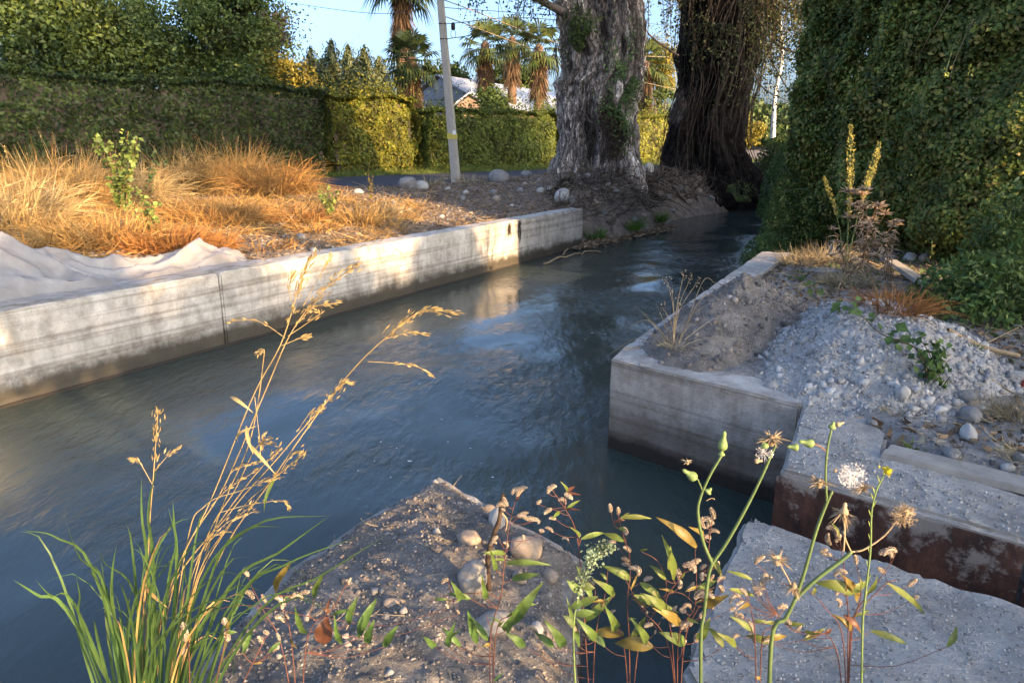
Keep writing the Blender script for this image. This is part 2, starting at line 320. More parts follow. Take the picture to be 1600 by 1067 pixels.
def blades_np(B, H, lean, bend, wid, segs=4, tip=.1):
    """ribbons: base B, length H, lean dir (n,3), bend = how far the tip droops, wid"""
    n = len(B); t = np.linspace(0, 1, segs+1)[None, :, None]
    H = np.asarray(H)[:, None, None]; d = unit(np.asarray(lean))[:, None, :]
    hd = np.asarray(lean).copy(); hd[:, 2] = 0; hd = unit(hd+rng.normal(size=hd.shape)*[.05, .05, 0])[:, None, :]
    be = np.asarray(bend)[:, None, None]
    C = B[:, None, :]+d*H*t+hd*H*be*t**2*.6+np.array([0, 0, -1.])*H*be*t**2.5*.7
    T = unit(np.gradient(C, axis=1)); side = unit(np.cross(T, rand_dirs(n)[:, None, :]))
    W = np.asarray(wid)[:, None, None]*(1-(1-tip)*t**1.5)*.5
    V = np.stack([C-side*W, C+side*W], 2).reshape(n, -1, 3)
    k = (segs+1)*2; b = np.arange(n)[:, None, None]*k; s = np.arange(segs)[None, :, None]*2
    F = (b+s+np.array([[[0, 1, 3, 2]]])).reshape(-1, 4)
    return V.reshape(-1, 3), F
def tube_np(pts, rad, sides=6, cap=True):
    pts = np.asarray(pts, float); n = len(pts); rad = np.broadcast_to(rad, n).astype(float)
    T = unit(np.gradient(pts, axis=0)); ref = np.array([.31, .17, .93])
    A = unit(np.cross(T, ref)); Bv = np.cross(T, A)
    a = np.linspace(0, 2*np.pi, sides, endpoint=False)
    V = pts[:, None]+(np.cos(a)[None, :, None]*A[:, None]+np.sin(a)[None, :, None]*Bv[:, None])*rad[:, None, None]
    i = np.arange(n-1)[:, None]*sides; j = np.arange(sides)[None, :]; j2 = (j+1) % sides
    F = np.stack([i+j, i+j2, i+sides+j2, i+sides+j], -1).reshape(-1, 4)
    V = V.reshape(-1, 3)
    if cap:
        V = np.vstack([V, pts[-1]+T[-1]*rad[-1]]); e = (n-1)*sides; k = len(V)-1
        F = np.vstack([F, [[e+q, e+(q+1) % sides, k, k] for q in range(sides)]])
    return V, F
def tri(F):
    F = np.asarray(F)
    if F.shape[1] == 3: return F
    a = F[:, [0, 1, 2]]; d = F[F[:, 2] != F[:, 3]]
    return np.vstack([a, d[:, [0, 2, 3]]])
def merge(items):
    Vs, Fs, k = [], [], 0
    for V, F in items:
        Vs.append(V); Fs.append(tri(F)+k); k += len(V)
    return np.vstack(Vs), np.vstack(Fs)
def curve(pts, n=12):
    """smooth curve through the points"""
    p = np.asarray([tuple(q) for q in pts], float); m = len(p)
    if m == 2: return p[0]+(p[1]-p[0])*np.linspace(0, 1, n)[:, None]
    q = np.vstack([2*p[0]-p[1], p, 2*p[-1]-p[-2]]); out = []
    for s in np.linspace(0, m-1, n):
        i = min(int(s), m-2); t = s-i; a, b_, c, d = q[i], q[i+1], q[i+2], q[i+3]
        out.append(.5*((2*b_)+(-a+c)*t+(2*a-5*b_+4*c-d)*t*t+(-a+3*b_-3*c+d)*t**3))
    return np.array(out)
def gridify(bm, res, lo, hi, axes=(0, 1, 2)):
    for a in axes:
        v = lo[a]+res
        while v < hi[a]-res*.3:
            no = [0, 0, 0]; no[a] = 1; c0 = [0, 0, 0]; c0[a] = v
            bmesh.ops.bisect_plane(bm, geom=bm.verts[:]+bm.edges[:]+bm.faces[:], plane_co=c0, plane_no=no, dist=1e-5); v += res
def block(name, poly, z0, z1, mat, parent=None, res=.08, disp=.008, chip=.02, mat_top=None, bev=.012, M=None, top_only=None):
    """a cast block: outline extruded, edges worn and surface uneven"""
    bm = bmesh.new(); vs_ = [bm.verts.new((x, y, z0)) for x, y in poly]; f = bm.faces.new(vs_)
    if f.normal.z > 0: f.normal_flip()
    e = bmesh.ops.extrude_face_region(bm, geom=[f]); up = [v for v in e['geom'] if isinstance(v, bmesh.types.BMVert)]
    for v in up: v.co.z = z1
    bmesh.ops.recalc_face_normals(bm, faces=bm.faces[:])
    bmesh.ops.bevel(bm, geom=[e_ for e_ in bm.edges if all(v.co.z > z1-1e-4 for v in e_.verts) or abs(e_.verts[0].co.z-e_.verts[1].co.z) > .1], offset=bev, segments=2, affect='EDGES')
    co_ = np.array([v.co for v in bm.verts]); gridify(bm, res, co_.min(0), co_.max(0))
    bmesh.ops.triangulate(bm, faces=[f for f in bm.faces if len(f.verts) > 4])
    bm.normal_update()
    if M: pass
    P_ = np.array([v.co for v in bm.verts]); N_ = np.array([v.normal for v in bm.verts])
    W = P_ if M is None else (np.array(M.to_3x3()) @ P_.T).T+np.array(M.translation)
    d = disp*fbm(W[:, 0]*6, W[:, 1]*6, W[:, 2]*6, 5)
    edge = (P_[:, 2] > z1-bev*1.5) & (np.abs(N_[:, 2]) < .97) & (N_[:, 2] > .05)
    d = d-edge*np.clip(fbm(W[:, 0]*9+50, W[:, 1]*9, W[:, 2]*3, 3), 0, 1)*chip
    for v, k in zip(bm.verts, range(len(P_))): v.co = v.co+Vector(N_[k])*float(d[k])
    me = bpy.data.meshes.new(name); bm.to_mesh(me); bm.free(); me.materials.append(MATS[mat])
    if mat_top:
        me.materials.append(MATS[mat_top])
        nz = np.empty(len(me.polygons)*3); me.polygons.foreach_get('normal', nz)
        me.polygons.foreach_set('material_index', (nz[2::3] > .6).astype(np.int32))
    o = link(name, me, parent)
    if M is not None: o.matrix_local = M
    return o
def bbox_part(name, size, loc, rot, mat, parent=None, bev=.006):
    bm = bmesh.new(); bmesh.ops.create_cube(bm, size=1, matrix=Matrix.Diagonal((*size, 1)))
    bmesh.ops.bevel(bm, geom=bm.edges[:], offset=bev, segments=2, affect='EDGES')
    o = bmobj(name, bm, mat, parent); o.location = loc; o.rotation_euler = rot; return o
# ---------------------------------------------------------------- ground form
WA = np.array([-4.31, 5.79]); WU = np.array([.516, .856]); WN = np.array([.857, -.515])   # left canal wall: start, direction, normal to the water
WL = 11.23
WPOLY = np.array([(-8.95,-1.9),(1.49,15.41),(2.2,16.0),(2.87,16.43),(3.9,18.3),(4.7,20.4),(7.2,23.2),(9.6,27.2),(13,34),(18,45),(24,45),(17,32),(12.5,26),(9.5,21),(7.1,17),(5.3,13.5),
    (3.45,10),(.72,4.96),(1.69,4.04),(1.26,3.19),(2.01,2.56),(5,.05),(4.5,-.5),(1.4,1.1),(.35,1.6),(.28,2.42),(-.34,3.13),(-.63,2.7),(-.84,2.33),(-.93,1.85),(-1.15,1.62),(-1.8,1.42),(-3,.6),(-6,-4.6)])
def poly_sd(x, y, poly):
    d = np.full(x.shape, 1e9); ins = np.zeros(x.shape, bool); n = len(poly)
    for i in range(n):
        a, b = poly[i], poly[(i+1) % n]; ex, ey = b-a; px, py = x-a[0], y-a[1]
        t = np.clip((px*ex+py*ey)/(ex*ex+ey*ey), 0, 1); d = np.minimum(d, np.hypot(px-ex*t, py-ey*t))
        c = ((a[1] <= y) != (b[1] <= y)); xi = a[0]+(y-a[1])/(ey if ey else 1e-9)*ex; ins ^= c & (x < xi)
    return np.where(ins, -d, d)
HB = np.array([-5.0, 28.5]); HU = np.array([.7506, .6607]); HN = np.array([.6607, -.7506])  # front foot of the clipped hedge
def ground(x, y):
    x, y = np.asarray(x, float), np.asarray(y, float)
    s = (x-WA[0])*WN[0]+(y-WA[1])*WN[1]; d = -s; sd = poly_sd(x, y, WPOLY); q = (x-HB[0])*HN[0]+(y-HB[1])*HN[1]
    left = .09+.16*sst(.3, 2.5, d)+.10*sst(1.5, 4, d)*(1-sst(8, 12, d))+.06*fbm(x*.5, y*.5)*sst(.4, 1, d)+.025*fbm(x*3, y*3)*sst(.3, .6, d)
    roadness = sst(9.0, 7.4, q)
    left = left*(1-roadness)+.2*roadness
    left = left+.58*np.exp(-((x-2.4)**2+(y-18.9)**2)/4.2)+.45*np.exp(-((x-6.0)**2+(y-24.6)**2)/7)+.16*np.exp(-((x-4.0)**2+(y-20.6)**2)/2.5)
    near_m = np.exp(-((x-3.2)**2+(y-19)**2)/9)+np.exp(-((x-6)**2+(y-23.5)**2)/10)
    left = left+np.clip(near_m, 0, 1)*(.13*fbm(x*2.1, y*2.1, 3)+.07*fbm(x*6.5, y*6.5, 5))
    right = -.05+.03*fbm(x*.8, y*.8)+.02*fbm(x*4, y*4)+.25*sst(9, 14, y)*sst(0, 1.5, sd)
    isl = (s < .2) | ((y > 15.4) & (x < 1.49+(y-15.4)*.62+1.6))
    land = np.where(isl, left, right)
    land = np.where((y < 2.6) & (x > -2.2) & (x < 1.2), -.05+.015*fbm(x*5, y*5), land)
    wd = np.where((y > 15.45) | ((~isl) & (y > 10.1)), 1.25, .16)
    off = np.where(y > 15.45, 0.0, .06)
    k = sst(0, 1, (sd-off)/wd)
    k = np.where(y > 15.45, np.clip((sd)/wd, 0, 1)**.7, k)
    return -1.25*(1-k)+land*k
def axis(lo, hi, f0, f1, fine, grow=1.12):
    a = list(np.arange(f0, f1, fine)); s = fine; v = a[-1]
    while v < hi: s *= grow; v += s; a.append(v)
    s = fine; v = f0; b = []
    while v > lo: s *= grow; v -= s; b.append(v)
    return np.array(b[::-1]+a)
xs = axis(-700, 700, -7.5, 7.5, .055); ys = axis(-60, 1200, .8, 20, .055)
X, Y = np.meshgrid(xs, ys); Z = ground(X, Y)
nx, ny = len(xs), len(ys)
i = np.arange(ny-1)[:, None]*nx; j = np.arange(nx-1)[None, :]
F = np.stack([i+j, i+j+1, i+nx+j+1, i+nx+j], -1).reshape(-1, 4)
g = link('ground', mesh_np('ground', np.stack([X, Y, Z], -1).reshape(-1, 3), F, 'soil', True)); g['kind'] = 'structure'
# water
xw = axis(-14, 26, -6, 6, .12, 1.2); yw = axis(-8, 48, 1, 18, .12, 1.2)
X, Y = np.meshgrid(xw, yw); nx, ny = len(xw), len(yw)
i = np.arange(ny-1)[:, None]*nx; j = np.arange(nx-1)[None, :]
F = np.stack([i+j, i+j+1, i+nx+j+1, i+nx+j], -1).reshape(-1, 4)
a_ = (X-WA[0])*WU[0]+(Y-WA[1])*WU[1]; s_ = (X-WA[0])*WN[0]+(Y-WA[1])*WN[1]
amp = .005+.019*sst(0, 1, fbm(X*.45, Y*.45, 3, 2)+.5)*sst(.3, 1.6, s_)*sst(2.2, 4.2, Y)
Z = -.68+amp*fbm(a_*1.6+.3*s_, s_*3.2, 0, 3)
Z = Z+.006*np.sin(a_*5.5+1.2*np.sin(s_*2.3)+fbm(X, Y)*2)*np.exp(-((X+.3)**2+(Y-5.2)**2)/1.6)
wo = link('water', mesh_np('water', np.stack([X, Y, Z], -1).reshape(-1, 3), F, 'water', True)); wo['kind'] = 'structure'
# road and its grass verge
def strip(name, q0, q1, k0, k1, z, mat, n=40, m=5, jit=0):
    ks = np.linspace(k0, k1, n); qs = np.linspace(q0, q1, m); K, Q = np.meshgrid(ks, qs)
    if jit: Q = Q+jit*fbm(K*1.5, Q*0)*np.isin(Q, (q0, q1))
    Xs = HB[0]+HU[0]*K+HN[0]*Q; Ys = HB[1]+HU[1]*K+HN[1]*Q
    Zs = np.full(Xs.shape, z)
    a = np.arange(m-1)[:, None]*n; b = np.arange(n-1)[None, :]
    F = np.stack([a+b, a+n+b, a+n+b+1, a+b+1], -1).reshape(-1, 4)[:, ::-1]
    return link(name, mesh_np(name, np.stack([Xs, Ys, Zs], -1).reshape(-1, 3), F, mat))
r_ = strip('road', 1.2, 6.9, -60, 60, .235, 'asphalt', 160, 4, .12); r_['kind'] = 'structure'

# ---------------------------------------------------------------- left canal wall: two cast sections with a joint
wall = thing('canal_wall', 'long straight concrete canal wall behind the water, stained dark along the waterline', 'wall', (WA[0], WA[1], 0))
rot = Matrix.Rotation(math.atan2(WU[1], WU[0]), 4, 'Z')
for a0, a1 in ((-6, 2.27), (2.285, WL)):
    M = Matrix.Translation((0, 0, 0)) @ rot
    o = block('wall_section', [(a0, 0), (a1, 0), (a1, .34), (a0, .34)], -1.3, .12, 'concrete_left', wall, res=.14, disp=.010, chip=.05, bev=.018, M=M)
# narrow concrete lip just under the waterline
V = []; n = 120
aa = np.linspace(-6, WL-.1, n); lip = .035+.02*fbm(aa*2, aa*0)
for k, a in enumerate(aa):
    for s, z in ((0.012, -.66), (lip[k], -.664), (lip[k]+.02, -.75)):
        V.append((WU[0]*a+WN[0]*s, WU[1]*a+WN[1]*s, z+.008*float(fbm(a*5, 0.))))
F = [(3*k+c, 3*k+c+1, 3*k+c+4, 3*k+c+3) for k in range(n-1) for c in range(2)]
part('waterline_lip', np.array(V), np.array(F), 'concrete_right', wall, True, local=True)
# moss rags hanging down the face
for k, (a, h) in enumerate(((8.25, .25), (8.6, .42))):
    n = 60; B = np.stack([np.full(n, a)+rng.normal(0, .03, n), rng.uniform(.01, .03, n), .1-rng.uniform(0, h*.6, n)], 1)
    C = np.stack([WU[0]*B[:, 0]+WN[0]*B[:, 1], WU[1]*B[:, 0]+WN[1]*B[:, 1], B[:, 2]], 1)
    V, F = blades_np(C, rng.uniform(.06, .2, n), np.tile([0., 0, -1], (n, 1))+rng.normal(0, .12, (n, 3)), np.zeros(n), np.full(n, .008), 2)
    o = part('moss_rag', V, F, 'brown_leaf', wall, local=True); o['kind'] = 'stuff'

# ---------------------------------------------------------------- right abutment
rb = thing('concrete_abutment', 'grey concrete abutment with a pale worn corner jutting into the canal', 'abutment', (1.5, 4.5, 0))
org = np.array([1.5, 4.5])
def loc2(pts): return [(p[0]-org[0], p[1]-org[1]) for p in pts]
block('corner_block', loc2([(.70,4.97),(1.69,4.04),(2.02,4.38),(2.6,5.6),(1.25,5.35),(.79,5.18)]), -1.3, 0, 'concrete_right', rb, res=.06, disp=.006, chip=.03, mat_top='concrete_top', bev=.012)
block('wing_wall', loc2([(.795,5.185),(1.16,5.33),(3.82,9.92),(3.42,10.02)]), -1.3, .012, 'concrete_right', rb, res=.08, disp=.006, chip=.03, mat_top='concrete_top', bev=.015)
gw = thing('gate_wall', 'low wall faced with rusty steel under a rough grey mortar top, right of the abutment', 'wall', (1.5, 3.0, 0))
org = np.array([1.5, 3.0])
block('mortar_top', loc2([(1.275,3.195),(2.02,2.57),(4.6,.42),(4.9,.72),(2.34,2.86),(1.86,3.38),(2.0,3.62),(2.05,4.36),(1.70,4.03)]), -1.3, -.012, 'concrete_right', gw, res=.06, disp=.012, chip=.03, mat_top='mortar', bev=.015)
# steel facing sheet, set just proud of the wall
def plate(name, a, b, z0, z1, th, mat, parent, off=.0):
    a, b = np.array(a), np.array(b); u = (b-a)/np.linalg.norm(b-a); nn = np.array([u[1], -u[0]]); 
    M = Matrix(((u[0], nn[0], 0, a[0]-parent.location[0]+nn[0]*off), (u[1], nn[1], 0, a[1]-parent.location[1]+nn[1]*off), (0, 0, 1, 0), (0, 0, 0, 1)))
    L_ = np.linalg.norm(b-a)
    return block(name, [(0, 0), (0, th), (L_, th), (L_, 0)], z0, z1, mat, parent, res=.09, disp=.004, chip=.004, bev=.002, M=M)
plate('steel_facing', (1.262,3.188), (2.02,2.552), -1.25, -.04, .014, 'rusty_steel', gw, off=.004)
plate('steel_facing', (2.03,2.543), (4.6,.40), -1.25, -.045, .014, 'rusty_steel', gw, off=.004)
# formwork board lying along the back of the wall
board = thing('formwork_board', 'long weathered timber board lying along the mortar wall top', 'board', (1.95, 3.22, .0))
a, b = np.array([1.80, 3.30]), np.array([4.7, .93]); u = (b-a)/np.linalg.norm(b-a)
for k, (o0, wd, ht) in enumerate(((.03, .075, .035), (.115, .10, .022))):
    L_ = np.linalg.norm(b-a)-.1*k
    M = Matrix(((u[0], -u[1], 0, a[0]-1.95), (u[1], u[0], 0, a[1]-3.22), (0, 0, 1, -.022), (0, 0, 0, 1)))
    block('plank', [(0, o0), (L_, o0), (L_, o0+wd), (0, o0+wd)], 0, ht, 'plank_wood', board, res=.2, disp=.002, chip=.008, bev=.004, M=M)

# ---------------------------------------------------------------- near pier slab and near block
ps = block('pier_slab', [(1.01,2.73),(.97,2.735),(.50,1.84),(.62,1.1),(3.9,-.9),(4.6,-.35)][::1], -1.3, -.004, 'concrete_right', None, res=.04, disp=.022, chip=.07, mat_top='mortar', bev=.02)
tag(ps, 'rough grey concrete slab at the lower right with a pebbly mortar surface', 'slab')
nb = thing('near_block', 'pointed concrete block under dark gravelly earth in the near foreground', 'block', (-.3, 2.2, 0))
org = np.array([-.3, 2.2])
block('concrete_body', loc2([(-.34,3.13),(.28,2.42),(.24,2.28),(.15,1.7),(-.1,1.0),(-1.0,1.0),(-.93,1.85),(-.84,2.33),(-.63,2.70)]), -1.3, -.01, 'concrete_right', nb, res=.06, disp=.008, chip=.05, mat_top='concrete_top', bev=.015)

def mound(name, mat, x0, x1, y0, y1, hf, res, parent=None, label=None, cat=None, kind=None):
    """earth or mortar heaped on something: a closed skin that follows hf where it is above the cut"""
    xs, ys = np.arange(x0, x1, res), np.arange(y0, y1, res); X, Y = np.meshgrid(xs, ys); Z = hf(X, Y); n = len(xs); Zc = np.maximum(Z, -.07)
    i = np.arange(len(ys)-1)[:, None]*n; j = np.arange(n-1)[None, :]
    F = np.stack([i+j, i+j+1, i+n+j+1, i+n+j], -1).reshape(-1, 4); z = Z.ravel()
    F = F[(z[F].max(1) > -.2)]
    V = np.stack([X, Y, Zc], -1).reshape(-1, 3); us = np.unique(F); mp = np.full(len(V), -1); mp[us] = np.arange(len(us))
    V, F = V[us], mp[F]
    if parent: return part(name, V, F, mat, parent, True, kind=kind)
    o = link(name, mesh_np(name, V, F, mat, True)); tag(o, label, cat, None, kind); return o
NBP = np.array([(-.345,3.06),(.245,2.42),(.215,2.26),(.14,1.7),(-.1,.9),(-1.0,1.0),(-.92,1.85),(-.81,2.33),(-.60,2.69)])
def near_top(X, Y):
    sd = -poly_sd(X, Y, NBP)
    e = sst(-.02, .12, sd+.03*fbm(X*7, Y*7)+.01*fbm(X*30, Y*30)+.015)
    hh = .075*e+.05*e*sst(.1, .5, sd)+.022*e*fbm(X*5, Y*5, 1)+.012*e*fbm(X*22, Y*22, 2)+.006*e*fbm(X*70, Y*70, 2)
    return np.where(sd > -.03, -.03+hh, -1)
mound('earth_cover', 'dirt_dark', -1.6, .35, .95, 3.15, near_top, .012, nb)
# abutment: gravelly bed, dark soil heap, pale mortar heap
def bed_h(X, Y):
    sd = -poly_sd(X, Y, np.array([(1.03,5.0),(1.62,4.38),(1.80,4.22),(1.95,3.7),(2.1,3.32),(2.6,2.85),(4.2,2.2),(5.4,4.5),(5.2,7.5),(3.9,9.6),(3.6,9.4),(1.3,5.45)]))
    e = sst(-.02, .12, sd+.05*fbm(X*5, Y*5))
    return np.where(sd > -.05, -.03+.045*e+.012*e*fbm(X*8, Y*8)+.006*e*fbm(X*40, Y*40), -1)
mound('gravel_bed', 'gravel_fine', .9, 5.5, 2.2, 9.7, bed_h, .022, None, 'fine grey gravel and grit spread over the abutment top', 'gravel', 'stuff')
def soil_h(X, Y):
    dx, dy = X-1.85, Y-5.75; a = dx*.6+dy*.8; b_ = dx*.8-dy*.6
    r = np.sqrt((a/1.35)**2+(b_/.62)**2)
    return -.04+.50*np.clip(1-r, 0, 1)**.95+.09*fbm(X*3, Y*3)*sst(1.1, .7, r)+.03*fbm(X*12, Y*12)*sst(1.1, .8, r)+.012*fbm(X*40, Y*40)*sst(1.1, .8, r)
def mortar_h(X, Y):
    dx, dy = X-2.58, Y-5.05; a = dx*.45+dy*.89; b_ = dx*.89-dy*.45
    r = np.sqrt((a/1.5)**2+(b_/np.where(b_ < 0, .82, .95))**2)+.10*fbm(X*2.5, Y*2.5, 5)
    return -.06+.50*np.clip(1-r, 0, 1)**.85+.05*fbm(X*4, Y*4, 9)*sst(1.05, .7, r)+.02*fbm(X*9, Y*9)*sst(1.05, .8, r)+.014*fbm(X*30, Y*30)*sst(1.05, .8, r)+.008*fbm(X*75, Y*75)*sst(1.05, .8, r)
def cut(f): return lambda X, Y: np.where(f(X, Y) > -.03, f(X, Y), -1)
mound('soil_heap', 'dirt_dark', .6, 3.3, 4.3, 7.4, cut(soil_h), .02, None, 'heap of dark crumbly soil and roots on the abutment beside the water', 'soil heap')
mound('mortar_heap', 'mortar', 1.3, 4.2, 3.3, 6.8, cut(mortar_h), .016, None, 'spilled heap of lumpy pale grey mortar behind the abutment edge', 'mortar heap')
def surf(x, y):
    """height of whatever lies on the right bank or the near block at (x, y)"""
    x, y = np.asarray(x, float), np.asarray(y, float)
    return np.maximum.reduce([ground(x, y), bed_h(x, y), np.where(soil_h(x, y) > -.03, soil_h(x, y), -9), np.where(mortar_h(x, y) > -.03, mortar_h(x, y), -9), near_top(x, y)])

# ---------------------------------------------------------------- stones
def stone_mesh(seed, mat, sub=4, flat=.7, ang=0):
    bm = bmesh.new(); bmesh.ops.create_icosphere(bm, subdivisions=sub, radius=.5)
    P_ = np.array([v.co for v in bm.verts]); 
    d = 1+.28*fbm(P_[:, 0]*1.6+seed*9, P_[:, 1]*1.6, P_[:, 2]*1.6, 2)+.08*fbm(P_[:, 0]*6+seed, P_[:, 1]*6, P_[:, 2]*6, 3)
    P_ = P_*d[:, None]
    if ang:
        for k in range(9):
            n = rand_dirs(1)[0]; h = .34+.1*rng.random(); t = P_@n; P_ = P_-np.outer(np.clip(t-h, 0, None), n)*.95
    P_ *= [1, .8+.15*math.sin(seed*3), flat]
    for v, p in zip(bm.verts, P_): v.co = p
    me = bpy.data.meshes.new('stone'); bm.to_mesh(me); bm.free(); me.materials.append(MATS[mat])
    if 1: me.polygons.foreach_set('use_smooth', np.ones(len(me.polygons), bool))
    return me
STN = {m: [stone_mesh(k+1, m, 3, .65+.06*k, k != 1) for k in range(4)] for m in ('stone_grey', 'stone_pale', 'stone_tan')}
def stone(x, y, size, mat, label, group=None, z=None, rz=None, scale=(1, 1, 1), sink=.28, v=None, rx=0):
    me = STN[mat][rng.integers(4) if v is None else v]
    o = link('stone', me); s = size; z = float(surf(x, y)) if z is None else z
    o.location = (x, y, z+s*scale[2]*(.35-sink)); o.rotation_euler = (rx, rng.uniform(-.2, .2), rng.uniform(0, 6.3) if rz is None else rz)
    o.scale = (s*scale[0], s*scale[1], s*scale[2]); return tag(o, label, 'stone', group)
def Pg(px, py, f=None):
    """where the sight line through a photo pixel meets the modelled ground"""
    f = f or surf; e = np.array([0, 0, EYE]); d = np.array(P(px, py, 1.0))-e
    t = .5*1.012**np.arange(460)
    p = e+d*t[:, None]; hit = p[:, 2] <= f(p[:, 0], p[:, 1]); k = max(1, int(np.argmax(hit)) if hit.any() else len(t)-1)
    t = np.linspace(t[k-1], t[k], 12); p = e+d*t[:, None]; hit = p[:, 2] <= f(p[:, 0], p[:, 1]); k = int(np.argmax(hit)) if hit.any() else 11
    return Vector(p[k])
def pxm(p): return FPX/max(.1, p.y)   # photo pixels per metre there
def stone_px(px, py, wpx, mat, label, **k):
    p = Pg(px, py); return stone(p.x, p.y, wpx/pxm(p)*1.0, mat, label, **k)
# near block
stone_px(822, 872, 66, 'stone_tan', 'rounded tan boulder at the top right of the near block', v=0, rz=.4, sink=.1, scale=(1, .9, 1.1))
stone_px(738, 925, 66, 'stone_grey', 'tall squarish grey stone with one flat side on the near block', v=3, rz=.6, sink=.05, scale=(1, .8, 1.35))
stone_px(764, 800, 26, 'stone_tan', 'small smooth tan stone behind the white stone near the tip', v=1, sink=.15)
stone_px(777, 822, 44, 'stone_pale', 'white broken stone beside the dark twig on the near block', v=3, rz=1.2, scale=(.7, 1, 1.2), sink=.1)
stone_px(733, 842, 46, 'stone_tan', 'pitted tan lump half sunk in the earth of the near block', v=2, sink=.3, scale=(1, 1, .8))
stone_px(616, 942, 44, 'stone_tan', 'half buried flat tan stone on the left of the near block', v=0, sink=.42, scale=(1, .9, .8))
stone_px(770, 985, 76, 'stone_grey', 'large pale grey stone at the bottom edge of the picture', v=3, rz=.2, sink=.2, scale=(1.1, .9, .9))
stone_px(860, 905, 34, 'stone_tan', 'brown stone at the right rim of the near block', v=1, sink=.15)
stone_px(812, 905, 36, 'stone_tan', 'rough orange brown stone below the rounded boulder', v=3, sink=.25)
stone_px(840, 985, 30, 'stone_pale', 'small pale upright stone low on the near block right side', v=1, sink=.15)
stone_px(1000, 935, 10, 'stone_grey', 'tiny stone at the waterside below the near block', v=2)
p = Pg(1383, 978); stone(p.x, p.y, .028, 'stone_pale', 'small white pebble lying on the lower right slab', v=0, sink=.1)
# left bank
stone_px(638, 296, 42, 'stone_grey', 'rounded grey boulder at the road edge, left of the pole', v=0, sink=.2)
stone_px(659, 296, 26, 'stone_pale', 'pale boulder touching the right of the rounded grey boulder', v=1, sink=.2)
stone_px(779, 284, 36, 'stone_grey', 'wide grey boulder at the road edge, right of the pole', v=1, sink=.2)
stone_px(822, 277, 20, 'stone_grey', 'grey boulder between the wide boulder and the thick pale trunk', v=2, sink=.2)
stone_px(878, 316, 30, 'stone_pale', 'angular white rock chunk above the end of the canal wall', v=3, rz=.5, sink=.05, scale=(1, .8, 1))
stone_px(893, 318, 18, 'stone_grey', 'grey rock leaning on the angular white chunk', v=3, sink=.1)
stone_px(1013, 276, 22, 'stone_pale', 'pale oval stone sticking out of the dark root bank', v=1, sink=.0, scale=(.8, .8, 1.3))
for (x, y, s_) in ((728,303,14),(724,312,14),(770,302,14),(776,312,16),(820,289,12),(862,268,14),(890,270,14),(905,277,10),(842,284,12),(812,341,10),(795,345,9),(560,302,16),(548,330,14),(505,314,16),(455,345,18),(470,372,18),(440,352,14),(640,330,12),(690,340,11),(846,300,16),(700,297,11),(812,300,14),(860,297,13),(950,290,12),(930,300,10),(735,335,10),(590,345,12),(615,318,10),(520,340,12),(575,372,12),(490,392,12),(885,290,14),(870,283,10),(800,322,9)):
    k_ = int(rng.integers(3)); stone_px(x, y, s_, ['stone_grey', 'stone_pale', 'stone_tan'][k_], ('grey', 'pale', 'tan')[0 if k_ is None else k_]+' stone '+('among the amber grass' if x < 500 else 'on the littered soil left of the pole' if x < 690 else 'on the bare soil right of the pole' if x < 800 else 'close to the foot of the pale trunk')+(', near the road edge' if y < 305 else ', near the canal wall'), group='stones scattered on the left bank')
for (x, y, s_) in ((930,318,16),(945,335,12),(962,300,14),(975,325,10),(1020,300,14),(1035,285,12),(1045,310,16),(1062,296,12),(1075,318,14),(1092,300,12),(1110,312,14),(1130,300,12),(920,335,10),(990,345,14),(1005,338,12),(1050,330,12),(905,290,12),(918,276,12),(952,288,10)):
    k_ = int(rng.integers(2)); stone_px(x, y, s_, ['stone_grey', 'stone_tan'][k_], ('grey', 'tan')[k_]+' stone half buried '+('low' if y > 320 else 'high')+' in the root bank '+('beside the canal wall end' if x < 950 else 'under the pale trunk' if x < 1010 else 'between the two trunks' if x < 1060 else 'under the dark trunk'), group='stones in the root bank', sink=.3)
# right bank
for (x, y, s_, l) in ((1388,408,26,'leftmost rounded grey cobble in the row behind the short plank'),(1421,407,26,'pale cobble, second from the left in the row behind the plank'),(1446,408,26,'tan cobble, third from the left in the row behind the plank'),(1482,392,22,'small pale cobble at the foot of the green thicket'),(1506,386,34,'wide flat pale stone at the foot of the green thicket'),
    (1516,655,46,'rounded grey stone in straw left of the red ended block'),(1513,682,40,'flat pale stone below the rounded grey stone in the straw'),(1487,713,36,'round grey cobble nearest the timber board'),(1552,702,26,'half buried stone at the far right of the straw'),(1510,625,34,'flat blue grey stone beside the leafy sprout'),(1410,618,34,'broken grey mortar lump at the foot of the pale heap'),(1452,598,18,'small grey lump in front of the leafy sprout'),
    (1548,470,26,'pale stone in the litter under the right shrub'),(1520,498,20,'grey stone in the litter between branch and shrub'),(1362,665,24,'grey stone at the corner of the mortar wall'),(1340,655,14,'red brown stone at the corner of the mortar wall')):
    stone_px(x, y, s_, 'stone_tan' if 'brown' in l or 'tan' in l else 'stone_pale' if 'pale' in l else 'stone_grey', l, sink=.22, v=3 if 'broken' in l else None)
for k in range(46):
    x, y = rng.uniform(1330, 1600), rng.uniform(395, 735)
    if y > 560+ (1600-x)*-.0 and x < 1380: continue
    if x < 1500 and 440 < y < 640: continue
    p = Pg(x, y)
    k_ = int(rng.integers(3)); stone(p.x, p.y, rng.uniform(.03, .075), ['stone_grey', 'stone_pale', 'stone_tan'][k_], 'small '+('grey', 'pale', 'tan')[k_]+' stone '+('near the timber board' if y > 640 else 'in the straw and litter' if y > 520 else 'in the litter before the thicket')+(' at the right edge' if x > 1500 else ''), group='small stones on the right bank')
